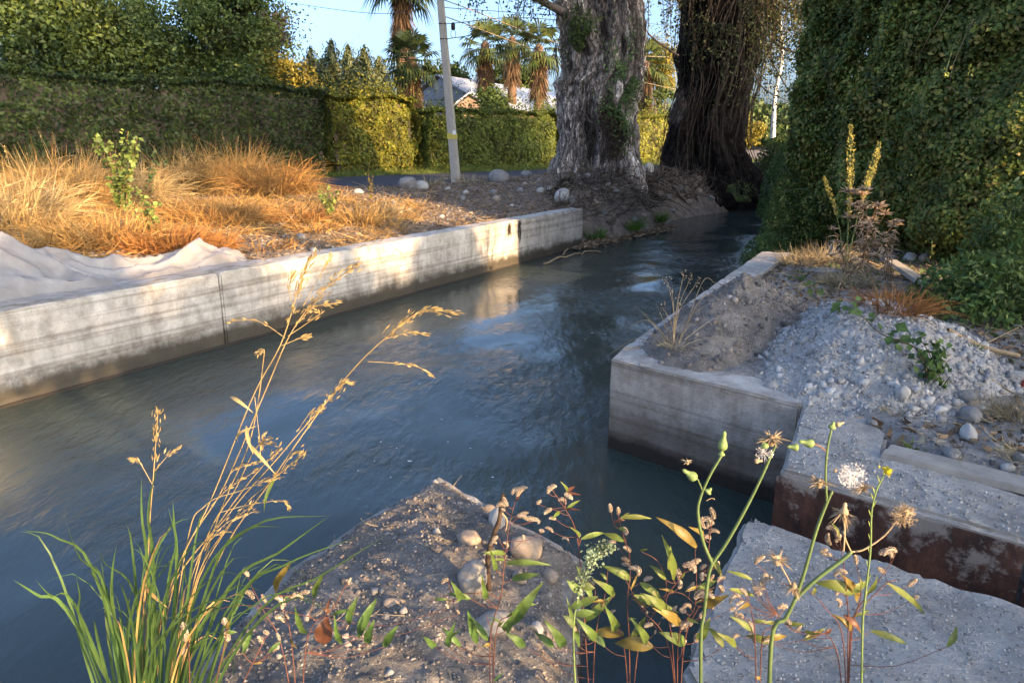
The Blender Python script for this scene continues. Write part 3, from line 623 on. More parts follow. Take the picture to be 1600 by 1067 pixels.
# pebbles that nobody could count
def pebbles(name, label, pts, size, mat):
    n = len(pts); base = np.array([(1,0,0),(-1,0,0),(0,1,0),(0,-1,0),(0,0,.7),(0,0,-.7)]); fc = np.array([(0,2,4),(2,1,4),(1,3,4),(3,0,4),(2,0,5),(1,2,5),(3,1,5),(0,3,5)])
    Q = rng.normal(size=(n, 3, 3)); Q, _ = np.linalg.qr(Q); s = (size*rng.uniform(.35, 1.5, n)**1.5)[:, None, None]
    V = np.einsum('nij,kj->nki', Q, base)*s*rng.uniform(.6, 1.2, (n, 6, 1))+np.asarray(pts)[:, None]
    F = (np.arange(n)[:, None, None]*6+fc[None]).reshape(-1, 3)
    o = link(name, mesh_np(name, V.reshape(-1, 3), F, mat)); return tag(o, label, 'gravel', None, 'stuff')
leafy('pebble_mix', [(.08,.075,.07),(.15,.14,.13),(.24,.22,.2),(.20,.16,.13),(.32,.3,.28)], rough=.9, trans=0, clump=9, dark=.8, spec=.25)
leafy('mortar_crumb', [(.26,.255,.245),(.36,.35,.335),(.46,.45,.43),(.19,.18,.17)], rough=.95, trans=0, clump=9, dark=.85, spec=.2)
def scatter(n, x0, x1, y0, y1, f, cond=None, dz=0):
    x, y = rng.uniform(x0, x1, n), rng.uniform(y0, y1, n)
    z = f(x, y); ok = z > -.2
    if cond is not None: ok &= cond(x, y)
    return np.stack([x, y, z+dz], 1)[ok]
pebbles('pebbles', 'grit and small pebbles in the earth of the near block', scatter(9000, -1.5, .25, 1.3, 3.1, near_top), .0055, 'pebble_mix')
pebbles('pebbles', 'coarser pebbles in the earth of the near block', scatter(500, -1.5, .25, 1.3, 3.1, near_top), .013, 'pebble_mix')
pebbles('grit', 'grey grit on the abutment top', scatter(16000, .9, 4.5, 2.6, 6.5, bed_h), .006, 'pebble_mix')
pebbles('mortar_crumbs', 'crumbs and lumps of pale mortar over the mortar heap', scatter(16000, 1.5, 3.9, 3.5, 6.4, cut(mortar_h)), .011, 'mortar_crumb')
pebbles('mortar_lumps', 'fist sized lumps of broken mortar on the pale heap', scatter(1900, 1.4, 4.0, 3.4, 6.6, cut(mortar_h)), .028, 'mortar_crumb')
pebbles('soil_lumps', 'clods and small stones in the dark soil heap', scatter(700, .9, 3.2, 4.4, 7.2, cut(soil_h)), .026, 'pebble_mix')
pebbles('soil_crumbs', 'crumbs of earth over the dark soil heap', scatter(9000, .7, 3.3, 4.3, 7.4, cut(soil_h)), .009, 'pebble_mix')
slabp = lambda X, Y: np.where(poly_sd(X, Y, np.array([(1.0,2.68),(.56,1.86),(.68,1.15),(3.9,-.8),(4.5,-.35)])) < -.02, -.002, -1)
pebbles('slab_grit', 'coarse grit bedded in the lower right slab', scatter(14000, .5, 2.4, 1.0, 2.7, slabp, None, .004), .0042, 'mortar_crumb')
wallp = lambda X, Y: np.where(poly_sd(X, Y, np.array([(1.30,3.19),(2.02,2.60),(3.6,1.28),(3.7,1.4),(2.30,2.72),(1.76,3.34),(1.98,4.3),(1.70,3.98)])) < 0, -.008, -1)
pebbles('wall_grit', 'mortar lumps bedded in the gate wall top', scatter(14000, 1.25, 3.5, 1.3, 4.4, wallp), .006, 'mortar_crumb')
lbank = lambda x, y: ((x-WA[0])*WN[0]+(y-WA[1])*WN[1] < -.25)
pebbles('bank_gravel', 'small stones mixed into the left bank soil', scatter(16000, -6, 3.6, 6, 21, ground, lbank), .022, 'pebble_mix')
pebbles('right_gravel', 'small stones mixed into the right bank soil', scatter(7000, 1.9, 6.8, 2, 10.5, surf, lambda x, y: (poly_sd(x, y, WPOLY) > .3)), .013, 'pebble_mix')
# ---------------------------------------------------------------- clipped hedges beyond the road
def hq(k, q, z): return np.stack([HB[0]+HU[0]*k+HN[0]*q, HB[1]+HU[1]*k+HN[1]*q, z], -1)
def hedge(k0, k1, depth, hfun, n, size, label, mat='hedge_leaf', q0=0.0, top=.5, rough=.1):
    t = thing('hedge', label, 'hedge', tuple(hq(np.array((k0+k1)/2), q0-depth/2, .2)))
    Lk = k1-k0; ha = float(np.mean(hfun(np.linspace(k0, k1, 9))))
    ar = np.array([Lk*ha, Lk*depth, depth*ha, depth*ha]); cnt = (n*ar/ar.sum()).astype(int)
    Cs, Ns = [], []
    for f, c in enumerate(cnt):
        u, v = rng.random(c), rng.random(c)
        if f == 0: k, q, zz = k0+u*Lk, np.zeros(c), v; N = np.array([HN[0], HN[1], .25])
        elif f == 1: k, q, zz = k0+u*Lk, -v*depth, np.ones(c); N = np.array([0, 0, 1.])
        else: k, q, zz = np.full(c, k0 if f == 2 else k1), -u*depth, v; N = np.array([HU[0], HU[1], .1])*(-1 if f == 2 else 1)
        H = hfun(k); z = .15+zz*(H-.15)
        # rounded shoulders and an uneven face
        sh = sst(.75, 1, zz)*.35
        q = q-(sh if f == 0 else 0)+(1.4*rough*fbm(k*1.1, z*1.1, f)+1.3*rough*(fbm(k*3.2, z*3.2, f))) - np.abs(rng.normal(0, .09, c))
        ed = np.minimum(np.abs(k-k0), np.abs(k1-k)); q = np.where(f == 0, q-.35*sst(.8, 0, ed), q)
        if f > 1: k = k+(.3*sst(.7, 1, zz)-rough*fbm(q*1.5, z*1.5, f))*(1 if f == 2 else -1)
        z = z+(f == 1)*(rough*fbm(k*1.3, q*1.3)+np.where(rng.random(c) < .25, rng.exponential(top, c), 0)*.6)-(f == 1)*.12
        Cs.append(hq(k, q, z)); Ns.append(np.tile(N, (c, 1)))
    C, N = np.vstack(Cs), np.vstack(Ns)
    V, F = leaves_np(C, size, N, .9, .6); o = part('foliage', V, F, mat, t); o['kind'] = 'stuff'
    # added solid core that keeps light and view from passing through
    ks = np.linspace(k0+.25, k1-.25, 24); V = []
    for k in ks:
        h = float(hfun(np.array(k)))
        for q, z in ((-.3, .05), (-.45, h-.32), (-depth+.3, h-.32), (-depth+.3, .05)): V.append(hq(np.array(k), q+q0*0, np.array(z)))
    F = [(4*a+b, 4*a+(b+1) % 4, 4*a+4+(b+1) % 4, 4*a+4+b) for a in range(23) for b in range(4)]+[(0, 1, 2, 3), (95, 94, 93, 92)]
    part('blocking_core', np.array(V), np.array(F), 'bark_plain', t)
    return t
hA = lambda k: 3.1-.035*(k+7)+.05*np.sin(k*1.7)+0*k
hB = lambda k: 2.78-.012*(k-2)+.05*np.sin(k*2.1)+0*k
hedge(-34, -1.9, 1.8, lambda k: 3.35-.012*(k+8)+.08*np.sin(k*.9), 52000, .14, 'long clipped hedge at the left behind the dry grass, its shade put into dark green leaves', 'hedge_shaded_leaf')
hedge(-1.9, 1.95, 2.0, lambda k: 3.08+.06*np.sin(k*2.2), 22000, .12, 'rounded clipped hedge between the shaded hedge and the pole, sunlight put into its leaf colour', 'hedge_sunlit_leaf', rough=.2)
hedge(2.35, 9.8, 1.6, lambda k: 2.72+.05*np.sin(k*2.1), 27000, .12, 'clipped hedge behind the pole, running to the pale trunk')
hedge(9.8, 24, 1.6, lambda k: 2.74+.05*np.sin(k*1.1), 30000, .12, 'hedge seen between the two big trunks, sunlight put into its yellow green leaves', 'hedge_sunlit_leaf')
hd = hedge(1.5, 3.0, 1.0, lambda k: 2.4+0*k, 5000, .09, 'dark recess of hedge between the sunlit hedge and the pole'); hd.location = tuple(Vector(hd.location)-Vector((HN[0]*.9, HN[1]*.9, 0)))
# verge
n = 26000; k = rng.uniform(-20, 26, n); q = rng.uniform(-.1, 1.45, n)
B = hq(k, q, ground(HB[0]+HU[0]*k+HN[0]*q, HB[1]+HU[1]*k+HN[1]*q))
V, F = blades_np(B, rng.uniform(.08, .3, n)*(1.3-.5*q), np.tile([0, 0, 1.], (n, 1))+rng.normal(0, .3, (n, 3)), rng.uniform(0, .5, n), np.full(n, .018), 2)
tag(link('verge_grass', mesh_np('verge_grass', V, F, 'verge_grass')), 'strip of short green grass between hedge foot and road', 'grass', None, 'stuff')

# ---------------------------------------------------------------- trees
def branch_tree(name, label, base, H, crown, nleaf, size, lmat, bmat='bark_plain', r0=.2, lobes=14, group=None, seed=0, gap=.5, cat='tree', limb=7, cr=None):
    """tapered trunk, limbs out to the lobes, leaves in clumps on the lobes; crown = (cx,cy,cz, rx,ry,rz) relative to base"""
    rs = np.random.default_rng(seed+11); t = thing(name, label, cat, base, group)
    c = np.array(crown[:3]); rr = np.array(crown[3:])
    L_ = unit(rs.normal(size=(lobes, 3)))*rs.uniform(.45, .95, (lobes, 1))*rr+c
    p = curve([(0, 0, -.2), (rs.normal(0, .1), rs.normal(0, .1), H*.35), tuple(c*[1, 1, .9])], 9)
    items = [tube_np(p, np.linspace(r0, r0*.35, 9), 7)]; part('trunk', *merge(items), bmat, t, True, local=True)
    items = []
    for k in range(min(limb, lobes)):
        s = p[4+k % 4]; items.append(tube_np(curve([s, s*.5+L_[k]*.5+[0, 0, rs.uniform(-.1, .3)*rr[2]], L_[k]], 6), np.linspace(r0*.4, r0*.08, 6), 5))
    part('limbs', *merge(items), bmat, t, True, local=True)
    pick = rs.integers(lobes, size=nleaf); lr = rs.uniform(.28, .5, lobes)*(cr or rr.mean())
    nleaf = int(nleaf*1.5); pick = rs.integers(lobes, size=nleaf); lr = rs.uniform(.32, .6, lobes)*rr.mean()
    d = unit(rs.normal(size=(nleaf, 3))); rad = (np.abs(rs.normal(0, .55, nleaf))+.12)[:, None]
    C = L_[pick]+d*rad*lr[pick][:, None]*[1, 1, .85]
    f_ = 1.9/lr.mean(); nz = fbm(C[:, 0]*f_, C[:, 1]*f_, C[:, 2]*f_+seed, 3)+.6*vnoise(C[:, 0]*f_*.4, C[:, 1]*f_*.4, C[:, 2]*f_*.4+seed)
    keep = nz > (gap-.55); C, d = C[keep], d[keep]
    V, F = leaves_np(C, size, d, 1.2, .6); o = part('crown', V, F, lmat, t, local=True); o['kind'] = 'stuff'
    return t
def gz(x, y): return float(ground(x, y))
def tree_px(name, label, px, D, ytop, wpx, nleaf, size, lmat, zlow=None, depth=.8, **k):
    """a tree standing at depth D under photo column px, crown top seen at row ytop"""
    b = P(px, 250, D); x, y = b.x, b.y; z = gz(x, y); top = P(px, ytop, D).z-z; rx = wpx/2/FPX*D*1.0
    lo = (zlow if zlow is not None else .15*top); rz = (top-lo)/2
    return branch_tree(name, label, (x, y, z), top, (0, 0, lo+rz, rx*.85, rx*.85*depth, rz*.85), nleaf, size, lmat, **k)
G = 'trees beyond the clipped hedge'
tree_px('broadleaf_tree', 'tall dark green tree behind the left end of the hedge', 330, 34, -90, 300, 62000, .17, 'tree_leaf', gap=.25, r0=.35, lobes=34, seed=1, group=G, cr=1.7)
tree_px('broadleaf_tree', 'big dark green tree farthest to the left', 60, 30, -110, 440, 52000, .19, 'tree_leaf', gap=.2, r0=.35, lobes=30, seed=2, group=G, cr=2)
tree_px('broadleaf_tree', 'brown purple leaved tree rising behind the dark green one', 405, 44, -5, 175, 40000, .17, 'brown_leaf', gap=.3, r0=.3, lobes=26, seed=3, group=G, zlow=3, cr=1.7)
tree_px('broadleaf_tree', 'golden green tree right of the dark tall one, sunlight put into its leaf colour', 445, 33, 58, 115, 22000, .15, 'ochre_leaf', gap=.3, r0=.2, lobes=18, seed=4, group=G, cr=1.2)  # leaves made yellower in place of the sunlight missing there
tree_px('broadleaf_tree', 'olive shrub tree under the brown leaved crown', 375, 32, 100, 180, 26000, .14, 'tree_leaf', gap=.2, r0=.2, lobes=16, seed=5, group=G, zlow=1.5, cr=1.2)
def conifer(px, D, ytop, wpx, label, n, seed, mat='conifer_leaf'):
    b = P(px, 250, D); x, y = b.x, b.y; z = gz(x, y); H = P(px, ytop, D).z-z; r = wpx/2/FPX*D; rs = np.random.default_rng(seed)
    t = thing('conifer', label, 'tree', (x, y, z), 'row of conifers behind the hedge')
    part('trunk', *tube_np([(0, 0, 0), (0, 0, H*.96)], [.14, .02], 6), 'bark_plain', t, local=True)
    s = rs.random(n)**.7; hh = H*(1-.92*s); rad = 2.1*r*s**.55*(1+.55*fbm(hh*2.2, s*0, seed))*(np.abs(rs.normal(0, .5, n))+.15); a = rs.uniform(0, 6.283, n)
    rad = rad*(1+.45*np.cos(a*5+hh*3)); hh = hh+.25*np.cos(a*3+hh*2)
    C = np.stack([rad*np.cos(a), rad*np.sin(a), hh-.15*rad], 1); N = np.stack([np.cos(a), np.sin(a), .6+0*a], 1)
    V, F = leaves_np(C, .26, N, .8, .4, up=(0, 0, 1.2)); o = part('crown', V, F, mat, t, local=True); o['kind'] = 'stuff'
for k, (px, D, yt, w_, l) in enumerate(((497,50,78,40,'blue green conifer, first of the row beside the golden tree'),(528,48,66,40,'tallest pointed conifer left in the row'),(553,52,72,44,'grey green conifer in the middle of the row'),(578,47,78,42,'sunlit conifer, right of the middle of the row'),(600,50,92,40,'low conifer next to the palm skirt'),(512,45,100,34,'small front conifer close above the hedge'),(566,44,98,40,'small yellowish conifer close above the hedge'))):
    conifer(px, D, yt, w_, l, 6500, k)
# palms
def fan(parent, o, az, el, pet, fl, mat, seed, droop=.35, name='frond'):
    """one fan leaf: stalk and folded blades"""
    d = np.array([math.cos(az)*math.cos(el), math.sin(az)*math.cos(el), math.sin(el)]); o = np.array(o, float); items = []
    tip = o+d*pet; items.append(tube_np([o, o+d*pet*.5+[0, 0, .03*pet], tip], [.03, .02, .015], 4))
    s = unit(np.cross(d, [0, 0, 1.]))[None][0]; u = np.cross(s, d); rs = np.random.default_rng(seed)
    for a in np.linspace(-1.9, 1.9, 17):
        e = d*math.cos(a)+s*math.sin(a)+u*.12*abs(math.sin(a)); l = fl*(1-.18*abs(a)/1.9)*rs.uniform(.85, 1.05); w_ = .055*fl/1.0
        wv = np.cross(e, u); wv = wv/np.linalg.norm(wv)
        p0, p1, p2 = tip, tip+e*l*.6-np.array([0, 0, droop*.10*l]), tip+e*l-np.array([0, 0, droop*l])
        V = np.array([p0, p1-wv*w_, p1+wv*w_, p2]); items.append((V, np.array([[0, 1, 2], [1, 3, 2]])))
    return part(name, *merge(items), mat, parent, local=True)
def palm(px, D, ycrown, label, fl, nf, trunkr=.28, skirt=2.5, seed=0, px_top=None, group=None, dead=90):
    b = P(px, 250, D); x, y = b.x, b.y; z = gz(x, y); H = P(px, ycrown, D).z-z; rs = np.random.default_rng(seed)
    xt = (P(px_top or px, ycrown, D).x-x)
    t = thing('fan_palm', label, 'palm', (x, y, z), group)
    pts = curve([(0, 0, -.1), (xt*.4, 0, H*.5), (xt, 0, H)], 40); 
    V, F = tube_np(pts, trunkr*(1.25-.35*np.linspace(0, 1, 40))*(1+.12*(np.arange(40) % 2)), 10); part('trunk', V, F, 'palm_trunk', t, local=True)
    top = pts[-1]
    for k in range(nf):
        el = R(75)-R(118)*(k/nf)**.9; fan(t, top-[0, 0, .25*k/nf], k*2.4+rs.uniform(-.3, .3), el, fl*.9, fl, 'palm_leaf', seed*100+k, .2+.5*k/nf)
    n = dead*14; zz = rs.uniform(0, 1, n)**.8; a = rs.uniform(0, 6.283, n); r_ = trunkr*1.1+.25*fl*rs.random(n)
    B = np.stack([top[0]*(1-zz*skirt/H*.3)+np.cos(a)*r_*.6, np.sin(a)*r_*.6, H-.2-zz*skirt], 1)
    V, F = blades_np(B, rs.uniform(.5, 1.0, n)*fl*.8, np.stack([np.cos(a)*.45, np.sin(a)*.45, -1+0*a], 1), rs.uniform(0, .3, n), np.full(n, .05), 2)
    o = part('dead_skirt', V, F, 'palm_dead', t, local=True); o['kind'] = 'stuff'
    return t
palm(632, 42, -30, 'tall fan palm with an orange brown trunk left of the pole', 1.25, 22, .27, 3.0, 3, px_top=625, dead=60)
palm(642, 39, 92, 'shorter fan palm with a hanging brown skirt left of the pole', .95, 30, .3, 2.0, 4, dead=110)
for k, (px, D, yc, l) in enumerate(((758,52,70,'fan palm just right of the pole behind the house roof'),(800,56,62,'fan palm second to the right of the pole'),(842,50,75,'fan palm nearest the pale trunk on its left'),(1008,52,100,'fan palm seen in the gap between the two big trunks'))):
    palm(px, D, yc, l, 1.15, 22, .3, 2.6, 10+k, group='fan palms beyond the house', dead=80)
for k, (px, D, yt, w_, n, mt, l, zl) in enumerate(((700,60,75,80,9000,'tree_leaf','dark tree behind the pole and the house',2.0),(790,78,78,110,30000,'tree_leaf','leafy green tree in front of the palms',1.6),(832,78,88,80,20000,'tree_leaf','green tree covering the house roof corner',1.4),(772,40,124,50,12000,'tree_leaf','ivy covered small tree over the hedge in front of the roof',1.0),(868,47,140,44,9000,'tree_leaf','low green tree touching the pale trunk',1.0),
    (1022,58,20,90,14000,'ochre_leaf','yellow green tree seen between the two big trunks',3),(1035,50,110,60,8000,'tree_leaf','olive tree low between the two big trunks',1),(1160,50,175,60,8000,'ochre_leaf','low olive gold tree right of the dark trunk',.5),(1120,60,90,90,9000,'tree_leaf','tree standing behind the dark trunk',1),(1240,45,196,70,8000,'tree_leaf','low dark bush at the end of the canal',.3),(940,54,60,120,9000,'tree_leaf','tree standing behind the pale trunk',1))):
    tree_px('broadleaf_tree', l, px, D, yt, w_, n, .15 if D < 60 else .3, mt, r0=.16, lobes=14, seed=30+k, group=G, zlow=zl)
# far woods that close the horizon
n = 60000; a = rng.uniform(R(-65), R(65), n); d = rng.uniform(95, 150, n); hgt = 5.2+1.6*fbm(a*9, d*.03)+1.2*fbm(a*40, 0*a)
C = np.stack([np.sin(a)*d, np.cos(a)*d, .2+rng.random(n)**.7*hgt], 1); V, F = leaves_np(C, 1.0, np.array([0, -1., .4]), .9, .7)
tag(link('far_woods', mesh_np('far_woods', V, F, 'tree_leaf')), 'distant belt of trees closing the horizon', 'woods', None, 'stuff')

# ---------------------------------------------------------------- house beyond the hedge
hs = thing('house', 'low house with pale metal roof behind the hedge, right of the pole', 'house', (-3.5, 58, .2))
def quad(name, pts, mat, th=.08):
    p = np.array([tuple(q) for q in pts], float); nn = np.cross(p[1]-p[0], p[2]-p[0]); nn = nn/np.linalg.norm(nn)*th; k = len(p)
    V = np.vstack([p, p-nn]); bm = bmesh.new(); vv = [bm.verts.new(v-np.array(hs.location)) for v in V]
    bm.faces.new(vv[:k]); bm.faces.new(vv[k:][::-1])
    for i in range(k): bm.faces.new((vv[i], vv[i+k], vv[(i+1) % k+k], vv[(i+1) % k]))
    bmesh.ops.recalc_face_normals(bm, faces=bm.faces[:]); return bmobj(name, bm, mat, hs)
A, B_ = P(682, 116, 56), P(872, 146, 66); C_, D_ = P(770, 172, 53), P(962, 178, 63)
quad('roof_sheet', (A, C_, D_, B_), 'roof_sheet'); E_ = P(640, 150, 60); F_ = P(830, 165, 70); quad('roof_sheet', (A, B_, F_, E_), 'roof_sheet')
Ai, Ci, Ei = Vector(A)-Vector((-.5, -.1, .15)), Vector(C_)-Vector((.1, -.5, .2)), Vector(E_)+Vector((.5, -.1, -.15))
quad('gable_wall', (Ai, Ci, Vector((Ci.x, Ci.y, .2)), Vector((Ei.x, Ei.y, .2)), Ei), 'gable_grey', .15)
quad('side_wall', (Ci, Vector((D_.x-.1, D_.y, Ci.z)), Vector((D_.x-.1, D_.y, .2)), Vector((Ci.x, Ci.y, .2))), 'house_wall', .15)
G0, G1, G2 = P(735, 149, 50), P(700, 176, 50), P(775, 174, 50)
quad('front_gable', (G0, G2, Vector((G2.x, G2.y, .2)), Vector((G1.x, G1.y, .2)), G1), 'house_wall', .12)
up = Vector((0, 0, .12)); bk = Vector((1.2, 5, 0)); o_ = Vector((0, -.35, 0))
quad('porch_roof', (G0+up+o_, G1+up*.6+o_-Vector((.3, 0, .15)), G1+up*.6+bk-Vector((.3, 0, .15)), G0+up+bk), 'roof_sheet'); quad('porch_roof', (G0+up+o_, G2+up*.6+o_+Vector((.3, 0, -.15)), G2+up*.6+bk+Vector((.3, 0, -.15)), G0+up+bk), 'roof_sheet')
# lattice mast by the roof
ms = thing('lattice_mast', 'small pale lattice mast standing over the metal roof', 'mast', tuple(P(741, 170, 52)))
items = []; b0 = np.array(P(741, 172, 52)); hm = P(741, 122, 52).z-b0[2]
for dx, dy in ((-.28, 0), (.28, 0), (0, .4)): items.append(tube_np([b0+[dx, dy, -.5], b0+[dx*.4, dy*.4, hm]], .022, 4))
for k in range(7):
    z0, z1 = hm*k/7, hm*(k+1)/7; f0, f1 = 1-.6*k/7, 1-.6*(k+1)/7
    items.append(tube_np([b0+[-.28*f0, 0, z0], b0+[.28*f1, 0, z1]], .014, 4)); items.append(tube_np([b0+[-.28*f0, 0, z0], b0+[.28*f0, 0, z0]], .014, 4))
part('lattice', *merge(items), 'white_paint', ms)

# ---------------------------------------------------------------- power pole and wires
pb = P(713, 287, z=.2); pb = Vector((pb.x, pb.y, gz(pb.x, pb.y))); tp = P(683, -60, pb.y+.1)
pole = thing('utility_pole', 'slightly leaning concrete power pole at the road edge', 'pole', tuple(pb))
ax = (tp-pb)
rotq = ax.to_track_quat('Z', 'Y').to_matrix().to_4x4()
bm = bmesh.new(); bmesh.ops.create_cone(bm, cap_ends=True, segments=4, radius1=.17, radius2=.105, depth=ax.length+1.2)
bmesh.ops.rotate(bm, verts=bm.verts, matrix=Matrix.Rotation(R(38), 3, 'Z')); bmesh.ops.bevel(bm, geom=bm.edges[:], offset=.018, segments=2, affect='EDGES')
bmesh.ops.translate(bm, verts=bm.verts, vec=(0, 0, ax.length/2)); bmesh.ops.transform(bm, matrix=rotq, verts=bm.verts); bmobj('shaft', bm, 'pole_concrete', pole)
def on_pole(y): 
    t = (287-y)/347; return ax*t
for nm, y, sz, mt in (('yellow_band', 209, (.26, .26, .16), 'band_yellow'), ('number_plate', 203, (.1, .03, .12), 'white_paint'), ('steel_band', 33, (.2, .2, .03), 'dark_twig'), ('steel_band', 56, (.2, .2, .03), 'dark_twig')):
    o = bbox_part(nm, sz, on_pole(y)+(Vector((.08, -.14, 0)) if 'plate' in nm else Vector()), (0, 0, R(-7)), mt, pole, .004)
sb = bpy.data.objects; 
cl = thing('splice_box', 'small black cable box hanging beside the pole top', 'cable box', tuple(P(708, 42, pb.y)))
V, F = tube_np(np.array([(0, 0, -.1), (0, 0, -.07), (0, 0, .07), (0, 0, .1)]), [.03, .06, .06, .03], 10); part('case', V, F, 'wire_black', cl, local=True)
a = np.linspace(0, 6.283, 22); part('cable_loop', *tube_np(np.stack([.07*np.cos(a), 0*a, -.2+.11*np.sin(a)], 1), .008, 4, False), 'wire_black', cl, local=True)
for k, (p0, p1, p2, l) in enumerate((((p := on_pole(56)+pb), P(860, 44, 26), P(1040, 72, 34), 'black service cable from the pole toward the trunks, lowest'), (on_pole(33)+pb, P(850, 30, 26), P(1040, 60, 38), 'black service cable from the pole, second lowest'),
    (on_pole(-20)+pb, P(600, 22, 30), P(430, 2, 44), 'thin cable running left from the pole top across the sky'), (on_pole(8)+pb, P(940, 30, 40), P(1060, 42, 52), 'thin cable passing behind the pale trunk'), (on_pole(20)+pb, P(930, 110, 34), P(1100, 150, 44), 'pale cable crossing the gap between the trunks'), (on_pole(-5)+pb, P(920, 80, 36), P(1100, 92, 44), 'upper pale cable crossing the gap between the trunks'))):
    o = link('overhead_cable', mesh_np('overhead_cable', *tube_np(curve([p0, p1, p2], 30), .011 if k < 4 else .014, 4, False)[:2], 'wire_black' if k < 4 else 'pale_straw')); tag(o, l, 'cable', 'overhead cables')

# ---------------------------------------------------------------- the two old trunks
def big_trunk(label, rows, D, mat, seed, ridges, flare, group=None, name='old_tree', light=(1.5, 1.45, 1.4), dark=(.45, .42, .4), patch=None):
    """rows: photo row, left and right column of the silhouette; built as a fluted column of real depth"""
    base = P((rows[-1][1]+rows[-1][2])/2, rows[-1][0], D); t = thing(name, label, 'tree', (base.x, base.y, gz(base.x, base.y)))
    ang, m = 420, 420
    zs = []; 
    for (y, l, r) in rows: a, b = P(l, y, D), P(r, y, D); zs.append((a.z, (a.x+b.x)/2, (b.x-a.x)/2))
    zs = np.array(zs[::-1]); Z = np.linspace(zs[0, 0]-1.3, zs[-1, 0]+.9, m); cx = np.interp(Z, zs[:, 0], zs[:, 1]); r = np.interp(Z, zs[:, 0], zs[:, 2])
    A, ZZ = np.meshgrid(np.linspace(0, 2*np.pi, ang, endpoint=False), Z); Rr = np.repeat(r[:, None], ang, 1)
    ca, sa = np.cos(A), np.sin(A)
    wob = .55*fbm(ZZ*.55, np.zeros_like(ZZ)+seed, 0, 2)
    ph = A*1.0+wob*.9; hgt = ZZ-Z[0]
    n1 = fbm(np.cos(ph)*ridges*.55, np.sin(ph)*ridges*.55, ZZ*.42+seed, 3)                # long flutes
    rid = 1-np.abs(n1)*2.6; rid = np.clip(rid, -.6, 1)
    n2 = fbm(ca*5+seed, sa*5, ZZ*2.2, 4); n3 = fbm(ca*13, sa*13+seed, ZZ*5.5, 3)
    bur = np.clip(vnoise(ca*2.2+9, sa*2.2+seed, ZZ*1.3), 0, 1)**2
    n4 = 1-np.abs(fbm(np.cos(A+wob*.5)*4.2+seed, np.sin(A+wob*.5)*4.2, ZZ*1.1, 3))*3; n5 = fbm(ca*26, sa*26, ZZ*11, 3)
    disp = .17*rid*Rr+.09*n2*Rr+.075*n3+.24*bur*Rr+.07*np.clip(n4, -.7, 1)*Rr+.03*n5
    fl = flare*np.exp(-np.maximum(hgt-.8, 0)*1.5)*(.4+.9*np.clip(fbm(ca*1.7+3, sa*1.7, seed, 2)+.4, 0, 1))
    rad = Rr*.88+disp+fl
    V = np.stack([cx[:, None]+ca*rad, D+.0+sa*rad*.85, ZZ], -1).reshape(-1, 3)
    i = np.arange(m-1)[:, None]*ang; j = np.arange(ang)[None, :]; j2 = (j+1) % ang
    F = np.stack([i+j, i+j2, i+ang+j2, i+ang+j], -1).reshape(-1, 4)
    o = part('trunk', V, F, mat, t, True)
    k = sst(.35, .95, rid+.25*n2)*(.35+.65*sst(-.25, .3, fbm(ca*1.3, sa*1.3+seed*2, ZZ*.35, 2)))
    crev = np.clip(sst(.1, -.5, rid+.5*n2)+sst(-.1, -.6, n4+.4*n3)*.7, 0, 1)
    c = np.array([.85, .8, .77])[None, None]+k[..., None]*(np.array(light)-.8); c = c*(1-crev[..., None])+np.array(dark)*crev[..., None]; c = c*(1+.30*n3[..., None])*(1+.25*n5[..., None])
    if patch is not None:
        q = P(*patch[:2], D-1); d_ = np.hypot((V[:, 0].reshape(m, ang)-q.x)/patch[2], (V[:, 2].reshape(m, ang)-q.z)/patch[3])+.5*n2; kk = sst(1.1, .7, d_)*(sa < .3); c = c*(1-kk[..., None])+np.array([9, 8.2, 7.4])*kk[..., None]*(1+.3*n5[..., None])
    ca_ = o.data.color_attributes.new('Col', 'FLOAT_COLOR', 'POINT'); ca_.data.foreach_set('color', np.concatenate([c, np.ones(c.shape[:2]+(1,))], -1).astype(np.float32).ravel())
    return t, (lambda z: (float(np.interp(z, Z, cx)), float(np.interp(z, Z, r))))
T1R = [(-120,885,1012),(0,880,1003),(60,880,1003),(118,886,1001),(130,876,1000),(160,874,996),(180,874,994),(215,880,992),(240,876,991),(262,866,994),(285,864,1000),(312,860,1012)]
T2R = [(-120,1080,1232),(0,1072,1206),(60,1066,1190),(90,1060,1180),(130,1068,1172),(160,1060,1162),(190,1050,1158),(215,1046,1155),(240,1040,1162),(265,1032,1172),(285,1028,1180)]
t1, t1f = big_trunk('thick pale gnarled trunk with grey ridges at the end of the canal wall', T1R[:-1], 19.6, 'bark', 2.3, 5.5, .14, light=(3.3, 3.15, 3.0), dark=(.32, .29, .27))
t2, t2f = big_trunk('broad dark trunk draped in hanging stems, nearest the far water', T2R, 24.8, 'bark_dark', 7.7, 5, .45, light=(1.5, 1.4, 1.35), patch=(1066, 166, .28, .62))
def ivy(tree, tf, D, z0, z1, n, a0, a1, size, mat, name='ivy', thick=.12):
    z = rng.normal((z0+z1)/2, (z1-z0)/3.2, n); a = rng.normal((a0+a1)/2, (a1-a0)/3, n)+.12*np.sin(z*5); k_ = fbm(np.cos(a)*3, np.sin(a)*3, z*1.6, 3) > -.15; z, a = z[k_], a[k_]; n = len(z)
    cx = np.array([tf(q)[0] for q in z]); r = np.array([tf(q)[1] for q in z])*1.10+rng.uniform(0, thick, n)
    C = np.stack([cx+np.cos(a)*r, D+np.sin(a)*r*.85, z], 1); N = np.stack([np.cos(a), np.sin(a), .3+0*a], 1)
    o = part(name, *leaves_np(C, size, N, .7, .8), mat, tree); o['kind'] = 'stuff'
